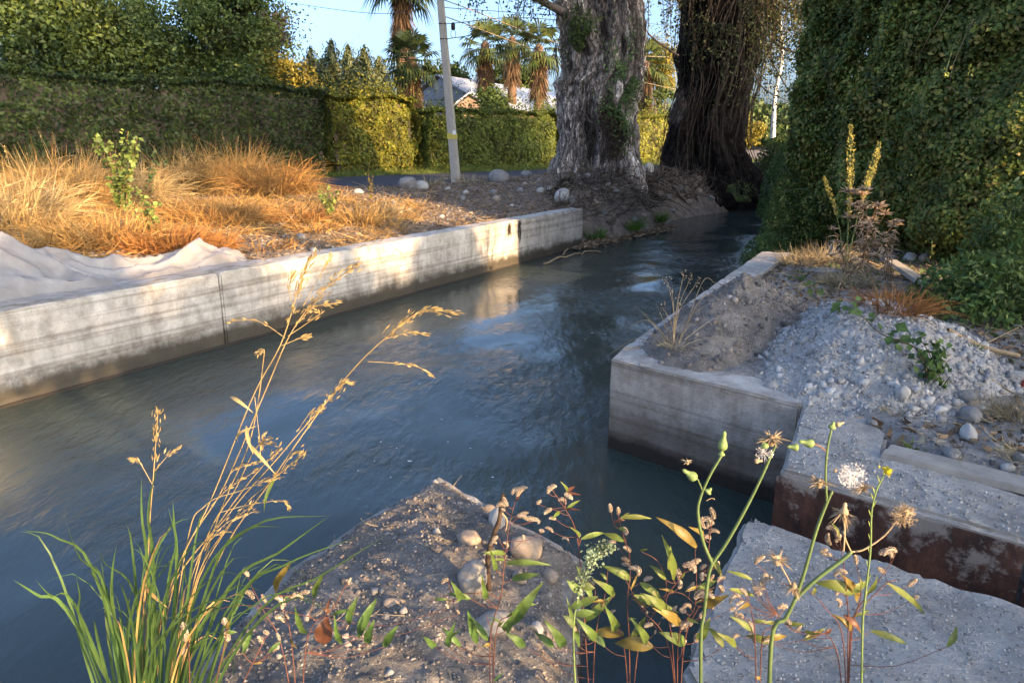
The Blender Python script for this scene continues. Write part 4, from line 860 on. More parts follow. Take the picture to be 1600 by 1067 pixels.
ivy(t1, t1f, 19.6, 1.7, 3.6, 1500, R(-80), R(-48), .075, 'reed_leaf'); ivy(t1, t1f, 19.6, 1.0, 2.3, 1300, R(-88), R(-60), .06, 'brown_leaf', thick=.08)
ivy(t1, t1f, 19.6, 3.4, 4.4, 900, R(-150), R(-110), .07, 'tree_leaf')
ivy(t2, t2f, 24.8, 3.5, 6.2, 2600, R(-140), R(-20), .09, 'dark_vine_leaf', thick=.3)
# hanging stems
def vines(tree, tf, D, ztop, n, zl, a0, a1, rmin, rmax, mat, out=.15, name='hanging_stem', wind=.12, rad=(.008, .018)):
    for k in range(n):
        a = rng.uniform(a0, a1); z0 = rng.uniform(*ztop); L_ = rng.uniform(*zl); pts = []
        for s in np.linspace(0, 1, 8):
            z = z0-L_*s; cx, r = tf(z); rr_ = r*1.12+out*rng.uniform(.4, 1); aa_ = a+wind*math.sin(s*4+k)
            pts.append((cx+math.cos(aa_)*rr_, D+math.sin(aa_)*rr_*.85, z))
        part(name, *tube_np(curve(pts, 16), np.linspace(rng.uniform(*rad), .006, 16), 4), mat, tree, True)
vines(t2, t2f, 24.8, (3.2, 7.2), 105, (1.6, 4.6), R(-165), R(-15), 0, 0, 'vine_dark', .22, rad=(.009, .022))
vines(t1, t1f, 19.6, (3.6, 6), 16, (.8, 2.4), R(-60), R(0), 0, 0, 'bark_plain', .06)
vines(t1, t1f, 19.6, (3.6, 6), 12, (.6, 1.4), R(-200), R(-130), 0, 0, 'bark_plain', .15)
# crowns above the picture, with twigs hanging into it
def canopy(tree, cx, cy, cz, rx, ry, rz, n, size, mat, limbs, seed, gap=.45):
    rs = np.random.default_rng(seed); base = np.array(tree.location)
    L_ = unit(rs.normal(size=(16, 3)))*rs.uniform(.3, .9, (16, 1))*[rx, ry, rz]+[cx, cy, cz]; items = []
    for k in range(limbs): items.append(tube_np(curve([(base[0], base[1], 6.2), tuple((base+L_[k])/2*[1, 1, 0]+[0, 0, 7.5]), tuple(L_[k])], 8), np.linspace(.35, .05, 8), 6))
    part('limbs', *merge(items), 'bark_plain', tree, True)
    pk = rs.integers(16, size=n); d = unit(rs.normal(size=(n, 3))); C = L_[pk]+d*(rs.random(n)**.4)[:, None]*np.array([rx, ry, rz])*.42
    C = C[(fbm(C[:, 0]*.9, C[:, 1]*.9, C[:, 2]*.9+seed, 3) > gap-.7)]
    o = part('crown', *leaves_np(C, size, None, 1, .6), mat, tree); o['kind'] = 'stuff'
canopy(t1, 1.6, 19.6, 10.2, 4.6, 3.5, 2.6, 26000, .15, 'tree_leaf', 9, 1)
canopy(t2, 7.4, 25, 11.2, 5.0, 4.5, 3.2, 32000, .16, 'dark_vine_leaf', 9, 2)
def hanging(tree, px0, px1, D, y0, y1, n, label=None, leafn=26, mat='dark_vine_leaf', size=.07, spread=.25, dj=1.0):
    """leafy twigs that hang from the crown"""
    items, Cs = [], []
    for k in range(n):
        px = rng.uniform(px0, px1); d = D+rng.uniform(-dj, dj); top = np.array(P(px+rng.normal(0, 10), -70, d)); bot = np.array(P(px, y0+(y1-y0)*rng.random()**1.5, d))
        p = curve([top, (top+bot)/2+rng.normal(0, .12, 3), bot], 10); items.append(tube_np(p, np.linspace(.014, .004, 10), 3))
        m = int(leafn*np.linalg.norm(top-bot)); s = rng.integers(2, 10, m); Cs.append(p[s]+rng.normal(0, spread*.35, (m, 3)))
    part('hanging_twigs', *merge(items), 'dark_twig', tree, True)['kind'] = 'stuff'
    o = part('leaves', *leaves_np(np.vstack(Cs), size, None, 1, .6), mat, tree); o['kind'] = 'stuff'
hanging(t1, 738, 880, 18.8, -30, 40, 46, leafn=30, size=.08); hanging(t1, 700, 860, 18.6, 0, 95, 9, leafn=4, size=.06)
hanging(t1, 1003, 1066, 30, -20, 90, 16, leafn=22, size=.12); hanging(t2, 1040, 1110, 23.3, -20, 110, 24, leafn=22); hanging(t2, 1165, 1262, 21.5, 10, 215, 60, leafn=22, size=.075)
hanging(t2, 1196, 1262, 20.5, 30, 120, 30, leafn=30, size=.08)
# a bough sweeping right across the gap
for pts, r0 in ((((1180,20),(1215,70),(1262,88)), .07), (((1185,60),(1225,130),(1268,200)), .03), (((1190,-20),(1240,20),(1290,30)), .06), (((1175,110),(1195,140),(1235,160)), .03), (((880,20),(820,-10),(760,-30)), .1), (((1060,88),(1020,60),(1005,40)), .04)):
    D = 19.0 if pts[0][0] < 1000 else 23.5
    part('bough', *tube_np(curve([P(x, y, D) for x, y in pts], 14), np.linspace(r0, r0*.35, 14), 6), 'bark_plain', t1 if D < 20 else t2, True)
# thin white stem in the gap
wt = thing('white_stemmed_tree', 'thin white stemmed young tree in the gap before the thicket', 'tree', tuple(P(1207, 212, 30)))
part('stem', *tube_np(curve([P(1208, 216, 30), P(1211, 150, 30), P(1222, 90, 30), P(1218, 20, 30)], 16), np.linspace(.10, .05, 16), 7), 'white_paint', wt, True)
m_ = 1500; C = np.array(P(1214, 60, 30))+rng.normal(0, 1, (m_, 3))*[.5, .5, 1.0]; part('leaves', *leaves_np(C, .09, None, 1, .6), 'ochre_leaf', wt)['kind'] = 'stuff'

# ---------------------------------------------------------------- roots and litter on the mound below the trunks
def lb(x, y): return np.maximum(ground(x, y), -.68)
rt = []
for k, (pts, r0) in enumerate(((((905,262),(890,275),(872,285),(850,292)), .05), (((965,270),(985,290),(1000,312),(1012,330)), .09), (((935,268),(925,295),(930,318)), .05), (((948,350),(975,332),(990,315),(1010,305)), .06), (((900,258),(870,262),(842,272),(812,280)), .04), (((1000,262),(1030,262),(1060,268)), .07), (((990,262),(1010,290),(1040,318)), .05), (((960,345),(955,360),(965,372)), .035), (((1040,262),(1050,290),(1075,322)), .07), (((1100,270),(1105,295),(1120,312)), .07), (((1135,268),(1150,290),(1162,306)), .05), (((1070,270),(1085,300),(1090,318)), .04))):
    w_ = [Pg(x, y, lb) for x, y in pts]; w_ = [(p.x, p.y, p.z+r0*.35) for p in w_]
    tr_ = t1 if pts[0][0] < 1010 and k != 5 else t2
    part('root', *tube_np(curve(w_, 18)+rng.normal(0, .012, (18, 3)), np.linspace(r0, r0*.35, 18), 7), 'bark_plain', tr_, True)
def litter(name, label, n, pts_fn, ln, wd, mat, segs=2, upz=.15, bend=.3, kind='stuff', cat='litter'):
    B = pts_fn(n); m = len(B); a = rng.uniform(0, 6.283, m)
    V, F = blades_np(B, ln*rng.uniform(.4, 1.6, m), np.stack([np.cos(a), np.sin(a), rng.normal(upz, .18, m)], 1), rng.uniform(-bend, bend, m), wd*rng.uniform(.6, 1.4, m), segs, .4)
    return tag(link(name, mesh_np(name, V, F, mat)), label, cat, None, kind)
def sc(x0, x1, y0, y1, f, cond=None, dz=.006): return lambda n: scatter(n, x0, x1, y0, y1, f, cond, dz)
litter('twig_litter', 'grey twigs and stalks lying on the bare left bank', 15000, sc(-4.5, 3.5, 8, 20, ground, lambda x, y: lbank(x, y)), .16, .010, 'twig_litter')
litter('leaf_litter', 'dry brown leaves strewn over the left bank', 16000, sc(-5, 4.2, 7, 21, ground, lambda x, y: (lbank(x, y) | (y > 15.6)) & (poly_sd(x, y, WPOLY) > .1)), .05, .035, 'litter')
litter('root_tangle', 'tangle of dry roots and twigs on the bank below the trunks', 26000, sc(.8, 9, 15.4, 26, ground, lambda x, y: (poly_sd(x, y, WPOLY) > .05) & (x < 1.5+(y-15.4)*.75+2.0) & (x > 1.3+(y-18)*.6)), .42, .020, 'root_litter', 4, .12, .9)
litter('drift_litter', 'dead leaves washed up at the foot of the bank', 1500, lambda n: (lambda s: np.stack([1.25+s*2.7+rng.normal(0, .14, n), 15.0+s*3.6+rng.normal(0, .18, n), np.full(n, -.655)+rng.random(n)*.04], 1))(rng.random(n)), .09, .04, 'litter')
def tuft(name, label, x, y, z, n, h, mat, r=.12, spread=.45, wid=.008, bend=.5, group=None, cat='grass tuft', segs=4, lean=(0, 0)):
    t = thing(name, label, cat, (x, y, z), group); a = rng.uniform(0, 6.283, n); rr_ = r*np.sqrt(rng.random(n))
    B = np.stack([rr_*np.cos(a), rr_*np.sin(a), 0*a-.02], 1)
    V, F = blades_np(B, h*rng.uniform(.45, 1.1, n), np.stack([np.cos(a)*spread+lean[0], np.sin(a)*spread+lean[1], 1+0*a], 1)+rng.normal(0, spread*.55, (n, 3)), rng.uniform(-.2, 1, n)*bend, wid*rng.uniform(.6, 1.3, n), segs)
    o = part('blades', V, F, mat, t, local=True); o['kind'] = 'stuff'; return t
for k, (px, py, h, l) in enumerate(((928,372,.36,'bright green grass tuft against the end of the canal wall'),(985,358,.42,'bright green grass tuft in the middle of the root bank foot'),(1026,346,.42,'rightmost bright green grass tuft below the dark root bank'))):
    p = Pg(px, py, lb); tuft('green_tuft', l, p.x, p.y, max(p.z, -.6), 260, h, 'wet_grass', .22, .5, .012, .5, 'green tufts at the foot of the bank')

# ---------------------------------------------------------------- dry grass on the left bank
GG = 'dry grass clumps on the left bank'
for k, (px, py, h, n, mt, l, r, sp) in enumerate((
    (20, 350, .75, 1300, 'straw_pale', 'amber grass clump at the left edge of the picture', .55, .6),
    (95, 330, .95, 1800, 'straw', 'tall amber grass clump left of the leafy sapling', .6, .5),
    (60, 385, .4, 900, 'straw_rust', 'low flattened amber grass right behind the plastic sheet', .7, .9),
    (160, 375, .5, 1500, 'straw', 'flattened grass clump between plastic sheet and sapling', .6, .9),
    (200, 320, .8, 1300, 'straw_pale', 'arching grass clump behind the leafy sapling', .55, .7),
    (300, 305, .95, 2000, 'straw', 'tallest amber grass mound, left half', .6, .6),
    (365, 300, 1.2, 2400, 'straw', 'tallest amber grass mound with seed heads on top', .65, .6),
    (430, 305, .8, 1400, 'straw_rust', 'amber grass mound sloping down to the right', .6, .7),
    (340, 345, .5, 1300, 'straw_rust', 'lower skirt of the big amber grass mound', .6, .8),
    (255, 385, .42, 2200, 'russet_straw', 'rust coloured curly dead weed mat beside the plastic sheet', .42, .9),
    (300, 392, .35, 1600, 'russet_straw', 'rust brown dead weed mat right of the plastic hump', .4, .9),
    (460, 345, .4, 900, 'russet_straw', 'reddish dry clump near the small yellow sprout', .4, .9),
    (410, 385, .24, 260, 'straw_rust', 'short dry grass close behind the wall top', .45, 1.0),
    (490, 360, .32, 240, 'straw_rust', 'thin dry grass fan at the middle of the wall', .35, .9),
    (560, 350, .45, 400, 'straw', 'sparse golden stalks above the sunlit wall top', .3, .6),
    (600, 335, .35, 350, 'pale_straw', 'sparse pale stalks where the grass ends', .25, .5),
    (120, 300, .8, 1500, 'straw', 'back row of amber grass by the hedge foot, left', .8, .6),
    (20, 300, .8, 1500, 'straw', 'back row of amber grass at the far left', .8, .6),
    (672, 290, .35, 300, 'pale_straw', 'dry tuft at the road edge left of the pole base', .3, .6),
    (735, 285, .3, 300, 'pale_straw', 'dry tuft at the road edge right of the pole base', .3, .6),
    (700, 282, .28, 200, 'pale_straw', 'dry tuft at the foot of the pole', .25, .6))):
    p = Pg(px, py, ground); big = h > .55
    tt = tuft('dry_grass', l, p.x, p.y, p.z, int(n*.62), h*(1.22 if big else 1.0), mt, r*1.1, sp, .0145, 1.15 if big else .9, GG, cat='dry grass', segs=5)
    if big:
        m_ = 150; a = rng.uniform(0, 6.283, m_); rr_ = r*np.sqrt(rng.random(m_)); B = np.stack([rr_*np.cos(a), rr_*np.sin(a), 0*a], 1)
        V, F = blades_np(B, h*rng.uniform(.9, 1.75, m_), np.stack([np.cos(a)*.3, np.sin(a)*.3, 1+0*a], 1)+rng.normal(0, .2, (m_, 3)), rng.uniform(.1, .9, m_), np.full(m_, .016), 6); part('stalks', V, F, mt, tt, local=True)['kind'] = 'stuff'
        m_ = 420; a = rng.uniform(0, 6.283, m_); rr_ = 1.15*r*np.sqrt(rng.random(m_)); B = np.stack([rr_*np.cos(a), rr_*np.sin(a), rng.uniform(.05, .75, m_)*h], 1); d_ = rand_dirs(m_)*[1, 1, .5]
        V, F = blades_np(B, rng.uniform(.15, .5, m_), d_, rng.uniform(-.6, .8, m_), rng.uniform(.006, .014, m_), 5); part('broken_stalks', V, F, rng.choice(['straw', 'straw_pale', 'straw_rust']), tt, local=True)['kind'] = 'stuff'
# straw lying flat everywhere between
litter('fallen_straw', 'flattened amber straw covering the left bank', 15000, sc(-9, -1.6, 6, 15, ground, lambda x, y: lbank(x, y) & ((x > -2.4) | ((x-WA[0])*WN[0]+(y-WA[1])*WN[1] < -1.5)) & (fbm(x*.8, y*.8) > -.25-.3*(x < -3))), .34, .009, 'straw', 3, .22, .5)
# seed heads standing out of the grass
def panicle(parent, p, n=26, L_=.12, size=.016, mat='gold_stalk', name='seed_head', up=(0, 0, 1.)):
    C = np.array(p)+np.array(up)*(rng.random((n, 1))-.5)*L_+rng.normal(0, .012, (n, 3))
    return part(name, *leaves_np(C, size, None, .6, .45, up=np.array(up)*2), mat, parent, local=True)
GS = 'tall dry seed stalks on the left bank'
for k, (x0, y0, x1, y1, l) in enumerate(((365,300,348,212,'tallest dry seed stalk over the grass mound'),(370,300,372,218,'upright seed stalk beside the tallest one'),(380,305,425,245,'seed stalk arching right off the mound'),(300,300,285,228,'seed stalk at the left shoulder of the mound'),(100,320,62,208,'tall bare stalk standing at the left'),(110,320,84,215,'second tall bare stalk at the left'),(140,320,120,230,'bent dry stalk left of the sapling'),(440,300,455,262,'seed stalk on the right slope of the mound'),(35,340,10,240,'drooping stalk at the left edge'))):
    p = Pg(x0, y0, ground); q = P(x1, y1, p.y-.15); t = thing('seed_stalk', l, 'dry stalk', tuple(p), GS); q = q-p
    part('stem', *tube_np(curve([(0, 0, 0), (q.x*.35, q.y*.4, q.z*.6), tuple(q)], 10), np.linspace(.005, .003, 10), 4), 'dead_stem', t, local=True)
    panicle(t, q, 40, .2, .03, up=unit(np.array([q.x, q.y, q.z])))
# leafy young shoots in the dry grass
def shoot(name, label, px, py, tops, leaf, mat, nl, group=None, cat='sapling', stem='brown_stem', r0=.006, ratio=.85, f=None, thick=None, D=None, asparts=False):
    p = Pg(px, py, f or surf) if D is None else None
    if p is None: p = P(px, py, D); p.z = float(surf(p.x, p.y))
    t = thing(name, label, cat, tuple(p), group)
    for (tx, ty, dd) in tops:
        q = P(tx, ty, p.y+dd)-p; c = curve([(0, 0, -.02), tuple(Vector((q.x*.3+rng.normal(0, .03), q.y*.4, q.z*.5))), tuple(q)], 12)
        part('stem', *tube_np(c, np.linspace(r0, r0*.4, 12), 5), stem, t, local=True)
        L_ = max(.05, float(np.linalg.norm(np.array(q)))); n = max(3, int(nl*L_)); s = rng.uniform(.25, 1, n); P0 = c[(s*11).astype(int)]
        d = rand_dirs(n)+[0, 0, .5]; C = P0+d*leaf*rng.uniform(.5, 1.1, (n, 1))
        if asparts:
            for k in range(n):
                V, F = leaves_np(C[k:k+1], leaf, np.array([[0, -.5, .7]]), .7, ratio); part('leaf', V, F, mat, t, local=True)
        else: part('leaves', *leaves_np(C, leaf, np.array([0, -.5, .7]), .8, ratio), mat, t, local=True)['kind'] = 'stuff'
    return t
shoot('leafy_sapling', 'round leaved green sapling in the dry grass below the left corner', 195, 345, ((148,210,.1),(165,225,0),(200,205,.2),(215,215,.0),(205,250,-.1)), .085, 'weed_leaf', 70, r0=.009, f=ground)
shoot('leafy_sapling', 'low green leafy sapling in front of the rusty weed mat', 235, 372, ((215,290,0),(250,315,-.1),(200,320,-.1),(240,330,-.1),(225,300,.1)), .06, 'weed_leaf', 60, r0=.006, f=ground)
shoot('leafy_sapling', 'dark leaved twig just right of the tall sapling', 232, 320, ((245,235,.1),(262,245,.1)), .07, 'reed_leaf', 40, f=ground)
shoot('leafy_sapling', 'small yellow green sprout near the sunlit wall top', 515, 345, ((495,282,0),(510,290,0),(530,300,0),(520,310,-.1),(505,305,-.1)), .055, 'weed_leaf', 70, r0=.005, f=ground)
shoot('dock_stalk', 'reddish stalk with a few round pods rising over the bank', 512, 320, ((504,242,0),(508,262,0)), .04, 'ochre_leaf', 22, f=ground, cat='dry stalk')
shoot('dock_stalk', 'thin stalk with orange yellow leaves against the road', 580, 325, ((575,268,0),(583,272,0)), .06, 'ochre_leaf', 25, f=ground, cat='dry stalk')
# cut branches lying on the left bank
for k, (pts, l) in enumerate((((548,285),(590,300),(640,320),'long thin branch lying below the road edge'),((600,318),(640,305),(690,300),'short grey branch on the bare bank'),((740,340),(770,347),(792,350),'pale stick lying just above the wall'),((560,395),(600,380),(640,372),'stick lying along the sunlit wall top'),((420,360),(450,350),(480,330),'brown stick across the stony patch'))) if False else ():
    pass
for pts, l, r0 in ((((548,285),(590,298),(640,318)),'long thin branch lying below the road edge', .016), (((600,318),(640,306),(690,300)),'short grey branch on the bare bank', .013), (((738,343),(765,347),(791,350)),'pale stick lying just above the wall', .018), (((400,352),(440,342),(478,326)),'brown stick across the stony patch', .014), (((820,295),(845,282),(862,262)),'pale stick leaning near the pale trunk', .014)):
    w_ = [Pg(x, y, ground) for x, y in pts]; w_ = [(p.x, p.y, p.z+.02) for p in w_]
    V, F = tube_np(curve(w_, 12)+rng.normal(0, .01, (12, 3)), np.linspace(r0, r0*.5, 12), 6); o = link('fallen_branch', mesh_np('fallen_branch', V, F, 'dead_stem', True)); tag(o, l, 'branch', 'sticks lying on the left bank')

# ---------------------------------------------------------------- plastic sheet
a_, d_ = np.meshgrid(np.linspace(-3.5, 3.02, 260), np.linspace(.05, 2.1, 110)); 
edge = 1.5-.55*sst(1.0, 2.1, a_)+.35*fbm(a_*.9, 0*a_, 3, 2)
hump = .50*np.exp(-((a_-.35)/.75)**2-((d_-1.0)/.5)**2)+.25*np.exp(-((a_+1.3)/1.0)**2-((d_-1.0)/.6)**2)+.2*np.exp(-((a_-2.45)/.42)**2-((d_-.55)/.3)**2)
rg = lambda u, v, q: np.clip(1-np.abs(fbm(u, v, q, 2))*2.6, 0, 1)**2.2
wr = .12*rg(a_*1.1+d_*.9, d_*1.5-a_*.5, 0)+.07*rg(a_*2.3-d_*1.2, d_*2.6+a_*.8, 2)+.018*rg(a_*5, d_*5, 5)-.05
Xs = WA[0]+WU[0]*a_-WN[0]*d_; Ys = WA[1]+WU[1]*a_-WN[1]*d_; zz = np.maximum(ground(Xs, Ys), .10)+.03+hump+wr*sst(0, .25, d_)
zz = np.where(d_ < .3, .135+.02*fbm(a_*5, d_*5)+sst(.12, .3, d_)*hump*.3, zz); zz = np.maximum(zz, .128)
n = 260; i = np.arange(109)[:, None]*n; j = np.arange(n-1)[None, :]; F = np.stack([i+j, i+j+1, i+n+j+1, i+n+j], -1).reshape(-1, 4)
lowcut = .09+.04*fbm(a_*1.7, 0*a_, 8)
ok = ((d_ < edge) & (d_ > lowcut)).ravel(); F = F[ok[F].all(1)]
sh = link('plastic_sheet', mesh_np('plastic_sheet', np.stack([Xs, Ys, zz], -1).reshape(-1, 3), F, 'plastic_film', True)); tag(sh, 'crumpled translucent white plastic sheet draped behind the left wall', 'plastic sheet')
# ---------------------------------------------------------------- the green thicket on the right
TP = [(11,5.3),(8.2,7.0),(6.8,7.9),(5.45,9.0),(5.15,10.4),(4.95,12.0),(5.6,13.4),(7.0,16.0),(9.2,20.5),(12.5,26),(15,31)]
def tpath(s):
    p = np.array(TP); seg = np.linalg.norm(np.diff(p, axis=0), axis=1); L_ = np.r_[0, np.cumsum(seg)]; s = np.clip(s, 0, 1)*L_[-1]
    x, y = np.interp(s, L_, p[:, 0]), np.interp(s, L_, p[:, 1]); e = .25
    tx, ty = np.interp(s+e, L_, p[:, 0])-np.interp(s-e, L_, p[:, 0]), np.interp(s+e, L_, p[:, 1])-np.interp(s-e, L_, p[:, 1]); q = np.hypot(tx, ty)+1e-9
    return x, y, -ty/q*1.0, tx/q*1.0, L_[-1]
def thicket_h(s): return 7.6-4.0*sst(.46, .49, s)+.3*np.sin(s*23)
th = thing('thicket', 'huge wall of small leaved green bramble and vine filling the right side', 'thicket', (7.5, 10.5, 0))
def thick_leaves(n, s0, s1, z0, z1, size, spread, inset=0.0, ret=False):
    s = rng.uniform(s0, s1, n); z = z0+(z1-z0)*rng.random(n); x, y, nx_, ny_, L_ = tpath(s); H = thicket_h(s)
    b = .34*fbm(s*L_*.35, z*.45, 0, 3)+.34*(1-np.abs(fbm(s*L_*.9, z*.8+s*L_*.4, 4, 2))*2)+.2*fbm(s*L_*2.3, z*2.6, 7, 3)
    b = b-sst(.8, 1.05, z/H)**2*2.0+.18*np.sin(z*1.1)-.35*sst(.55, 0., z)+.085*z*sst(.16, .27, s); dep = -np.abs(rng.normal(0, spread, n))-inset
    C = np.stack([x+nx_*(b+dep), y+ny_*(b+dep), z], 1); N = np.stack([nx_, ny_, .45+0*s], 1); g = ground(C[:, 0], C[:, 1]); C = C[z < H]; N = N[z < H]
    return C, N
C, N = thick_leaves(185000, .16, .46, -.05, 4.4, .062, .14); o = part('foliage', *leaves_np(C, .066, N, .85, .62), 'thicket_leaf', th); o['kind'] = 'stuff'
C, N = thick_leaves(7000, .16, .46, .3, 4.6, .1, .06, -.10); kk = fbm(C[:, 0]*1.6, C[:, 1]*1.6, C[:, 2]*1.6, 3) > .12; o = part('yellow_sprays', *leaves_np(C[kk], .075, N[kk], 1, .6), 'bramble_gold', th); o['kind'] = 'stuff'  # lighter yellow leaves in scattered clumps on the outer face
C, N = thick_leaves(60000, 0, 1, -.05, 8.2, .12, .22, .06); o = part('foliage', *leaves_np(C, .105, N, 1.0, .62), 'thicket_leaf', th); o['kind'] = 'stuff'
s = np.linspace(0, 1, 70); zz = np.linspace(-.3, 1, 14); S_, Z_ = np.meshgrid(s, zz); x, y, nx_, ny_, L_ = tpath(S_); H = thicket_h(S_)-.8; zz_ = Z_*H
ins = -.75+.085*zz_*sst(.16, .27, S_)-2.0*sst(.8, 1.0, Z_)+.2*fbm(S_*L_*.5, zz_*.5); Vc = np.stack([x+nx_*ins, y+ny_*ins, zz_], -1).reshape(-1, 3); n = 70
i = np.arange(13)[:, None]*n; j = np.arange(n-1)[None, :]; F = np.stack([i+j, i+j+1, i+n+j+1, i+n+j], -1).reshape(-1, 4)
part('blocking_core', Vc, F, 'bark_plain', th, True)  # solid core added behind the leaves to block light and view
# the back of the thicket, so that it is a body and not a wall
s = np.linspace(0, 1, 70); x, y, nx_, ny_, L_ = tpath(s); H = thicket_h(s)-.8
F0 = np.stack([x-nx_*2.9, y-ny_*2.9, H], -1); F1 = np.stack([x-nx_*3.4, y-ny_*3.4, H*.7], -1); F2 = np.stack([x-nx_*3.4, y-ny_*3.4, H*0-.3], -1); V = np.concatenate([F0, F1, F2]); i = np.arange(2)[:, None]*70; j = np.arange(69)[None, :]
part('blocking_core', V, np.stack([i+j, i+70+j, i+70+j+1, i+j+1], -1).reshape(-1, 4), 'bark_plain', th, True)
# bare canes showing on its face
THP = np.array(TP+[(20,31),(20,5)])
tx_, ty_, tnx, tny, _l = tpath(np.linspace(0, 1, 60)); THP = np.vstack([np.stack([tx_+tnx*.3, ty_+tny*.3], 1), [(24,31),(24,5)]])
def cane(pts, r0=.0045, mat='dead_stem', D0=None):
    w_ = []
    for (x_, y_, d_) in pts: q_ = Pg(x_, y_, lambda a, b: np.where(poly_sd(a, b, THP) < .0, 9, -1)); w_.append(tuple(q_))
    part('cane', *tube_np(curve(w_, 14), np.linspace(r0, r0*.5, 14), 4), mat, th, True)
for pts in (((1485,0,7.6),(1462,40,7.6),(1440,80,7.6),(1435,102,7.65)), ((1522,30,7.2),(1505,65,7.2),(1490,100,7.25),(1484,128,7.3)), ((1478,137,7.3),(1492,142,7.2),(1495,165,7.2),(1508,195,7.25)), ((1495,160,7.25),(1502,175,7.2),(1500,215,7.25)), ((1362,165,9.0),(1380,150,8.9),(1410,135,8.6)), ((1450,362,8.0),(1480,352,7.8),(1510,338,7.6)), ((1300,170,9.9),(1320,120,9.9),(1350,70,9.9)), ((1390,30,8.9),(1370,90,8.9),(1365,130,8.9))):
    cane(pts)
# sprays of shoots standing off the face so that its outline is loose
B_l, B_c = [], []
for k in range(260):
    s_ = rng.uniform(.12, .5); z = rng.uniform(.3, 4.4); x, y, a_, b_, L_ = tpath(np.array(s_)); o_ = np.array([float(x+a_*.1), float(y+b_*.1), z]); d = np.array([float(a_), float(b_), 0])*rng.uniform(.2, .5)+np.array([rng.normal(0, .25), rng.normal(0, .25), rng.normal(.05, .3)])
    c = curve([o_, o_+d*.6+[0, 0, .08], o_+d+[0, 0, -.05]], 7); B_l.append(tube_np(c, .004, 3)); m = 16; B_c.append(c[rng.integers(1, 7, m)]+rng.normal(0, .03, (m, 3)))
part('shoots', *merge(B_l), 'green_stem', th)['kind'] = 'stuff'; part('shoot_leaves', *leaves_np(np.vstack(B_c), .055, None, 1, .62), 'thicket_leaf', th)['kind'] = 'stuff'
# reeds and nettles leaning over the water under the thicket
def bushy(name, label, px, D, w_, h, dpt, n, size, mat, cat='bush', nst=40, group=None, seed=0, z0=None, up=.6, gap=.35, sag=0):
    b = P(px, 300, D); x, y = b.x, b.y; z = (gz(x, y) if z0 is None else z0); t = thing(name, label, cat, (x, y, z), group)
    d = rand_dirs(n); d[:, 2] = np.abs(d[:, 2]); r = rng.random(n)**.35; C = d*r[:, None]*[w_/2, dpt/2, h]; C[:, 2] -= sag*(np.abs(C[:, 0])/(w_/2))**2
    k = fbm(C[:, 0]*3+seed, C[:, 1]*3, C[:, 2]*3, 3); C = C[k > gap-.7]; 
    part('foliage', *leaves_np(C, size, None, 1, .45, up=(0, 0, up)), mat, t, local=True)['kind'] = 'stuff'
    items = []
    for k in range(nst):
        e = C[rng.integers(len(C))]*.95; items.append(tube_np(curve([(e[0]*.25, e[1]*.25, -.05), tuple(e*[.6, .6, .6]), tuple(e)], 6), np.linspace(.008, .003, 6), 3))
    part('stems', *merge(items), 'green_stem', t, local=True)['kind'] = 'stuff'; return t
GW = 'bushy weeds along the right waterside'
bushy('waterside_weeds', 'tall dark green weeds hanging over the water, farthest along the bank', 1238, 17.5, 1.4, 1.9, 2.5, 12000, .07, 'reed_leaf', group=GW, z0=-.35, seed=1)
bushy('waterside_weeds', 'green weed mass leaning over the water at the middle of the thicket foot', 1256, 15.0, 1.3, 2.0, 2.2, 13000, .065, 'reed_leaf', group=GW, z0=-.35, seed=2)
bushy('waterside_weeds', 'green weed mass just beyond the end of the wing wall', 1246, 12.8, 1.1, 1.25, 1.8, 10000, .055, 'reed_leaf', group=GW, z0=-.4, seed=3)
bushy('waterside_weeds', 'low green weeds trailing to the water beside the wing wall end', 1212, 11.4, .9, .55, 1.2, 6000, .045, 'reed_leaf', group=GW, z0=-.45, seed=4)
bushy('waterside_weeds', 'upright leafy weeds between wing wall and thicket', 1270, 12.3, 1.4, 1.7, 1.5, 12000, .055, 'thicket_leaf', group=GW, z0=-.1, seed=5)
bushy('waterside_weeds', 'sparse twiggy bush over the far water under the dark trunk', 1158, 21.5, 1.0, .6, 1.0, 1500, .06, 'thicket_leaf', group=GW, z0=-.2, seed=6, gap=.85)
bushy('waterside_weeds', 'dark thicket closing the far bend of the canal', 1225, 29, 2.6, 1.7, 3, 9000, .12, 'tree_leaf', group=GW, z0=0, seed=7)
# right hand shrub with broad leaves
bushy('broadleaf_shrub', 'low dark bramble with broad leaves at the right edge', 1575, 6.2, 1.5, .62, 1.2, 3000, .075, 'reed_leaf', cat='shrub', z0=-.03, seed=8, sag=.1)
bushy('broadleaf_shrub', 'upper green shrub against the thicket at the right edge', 1590, 6.9, .9, 1.15, .8, 1800, .085, 'reed_leaf', cat='shrub', z0=0, seed=9)
shoot('leafy_sapling', 'young sapling with bright sunlit lime leaves before the thicket', 1555, 455, ((1557,290,0),(1547,310,0),(1552,350,-.05),(1535,375,-.1),(1570,330,.05)), .07, 'weed_leaf', 42, r0=.006, stem='green_stem', asparts=True)
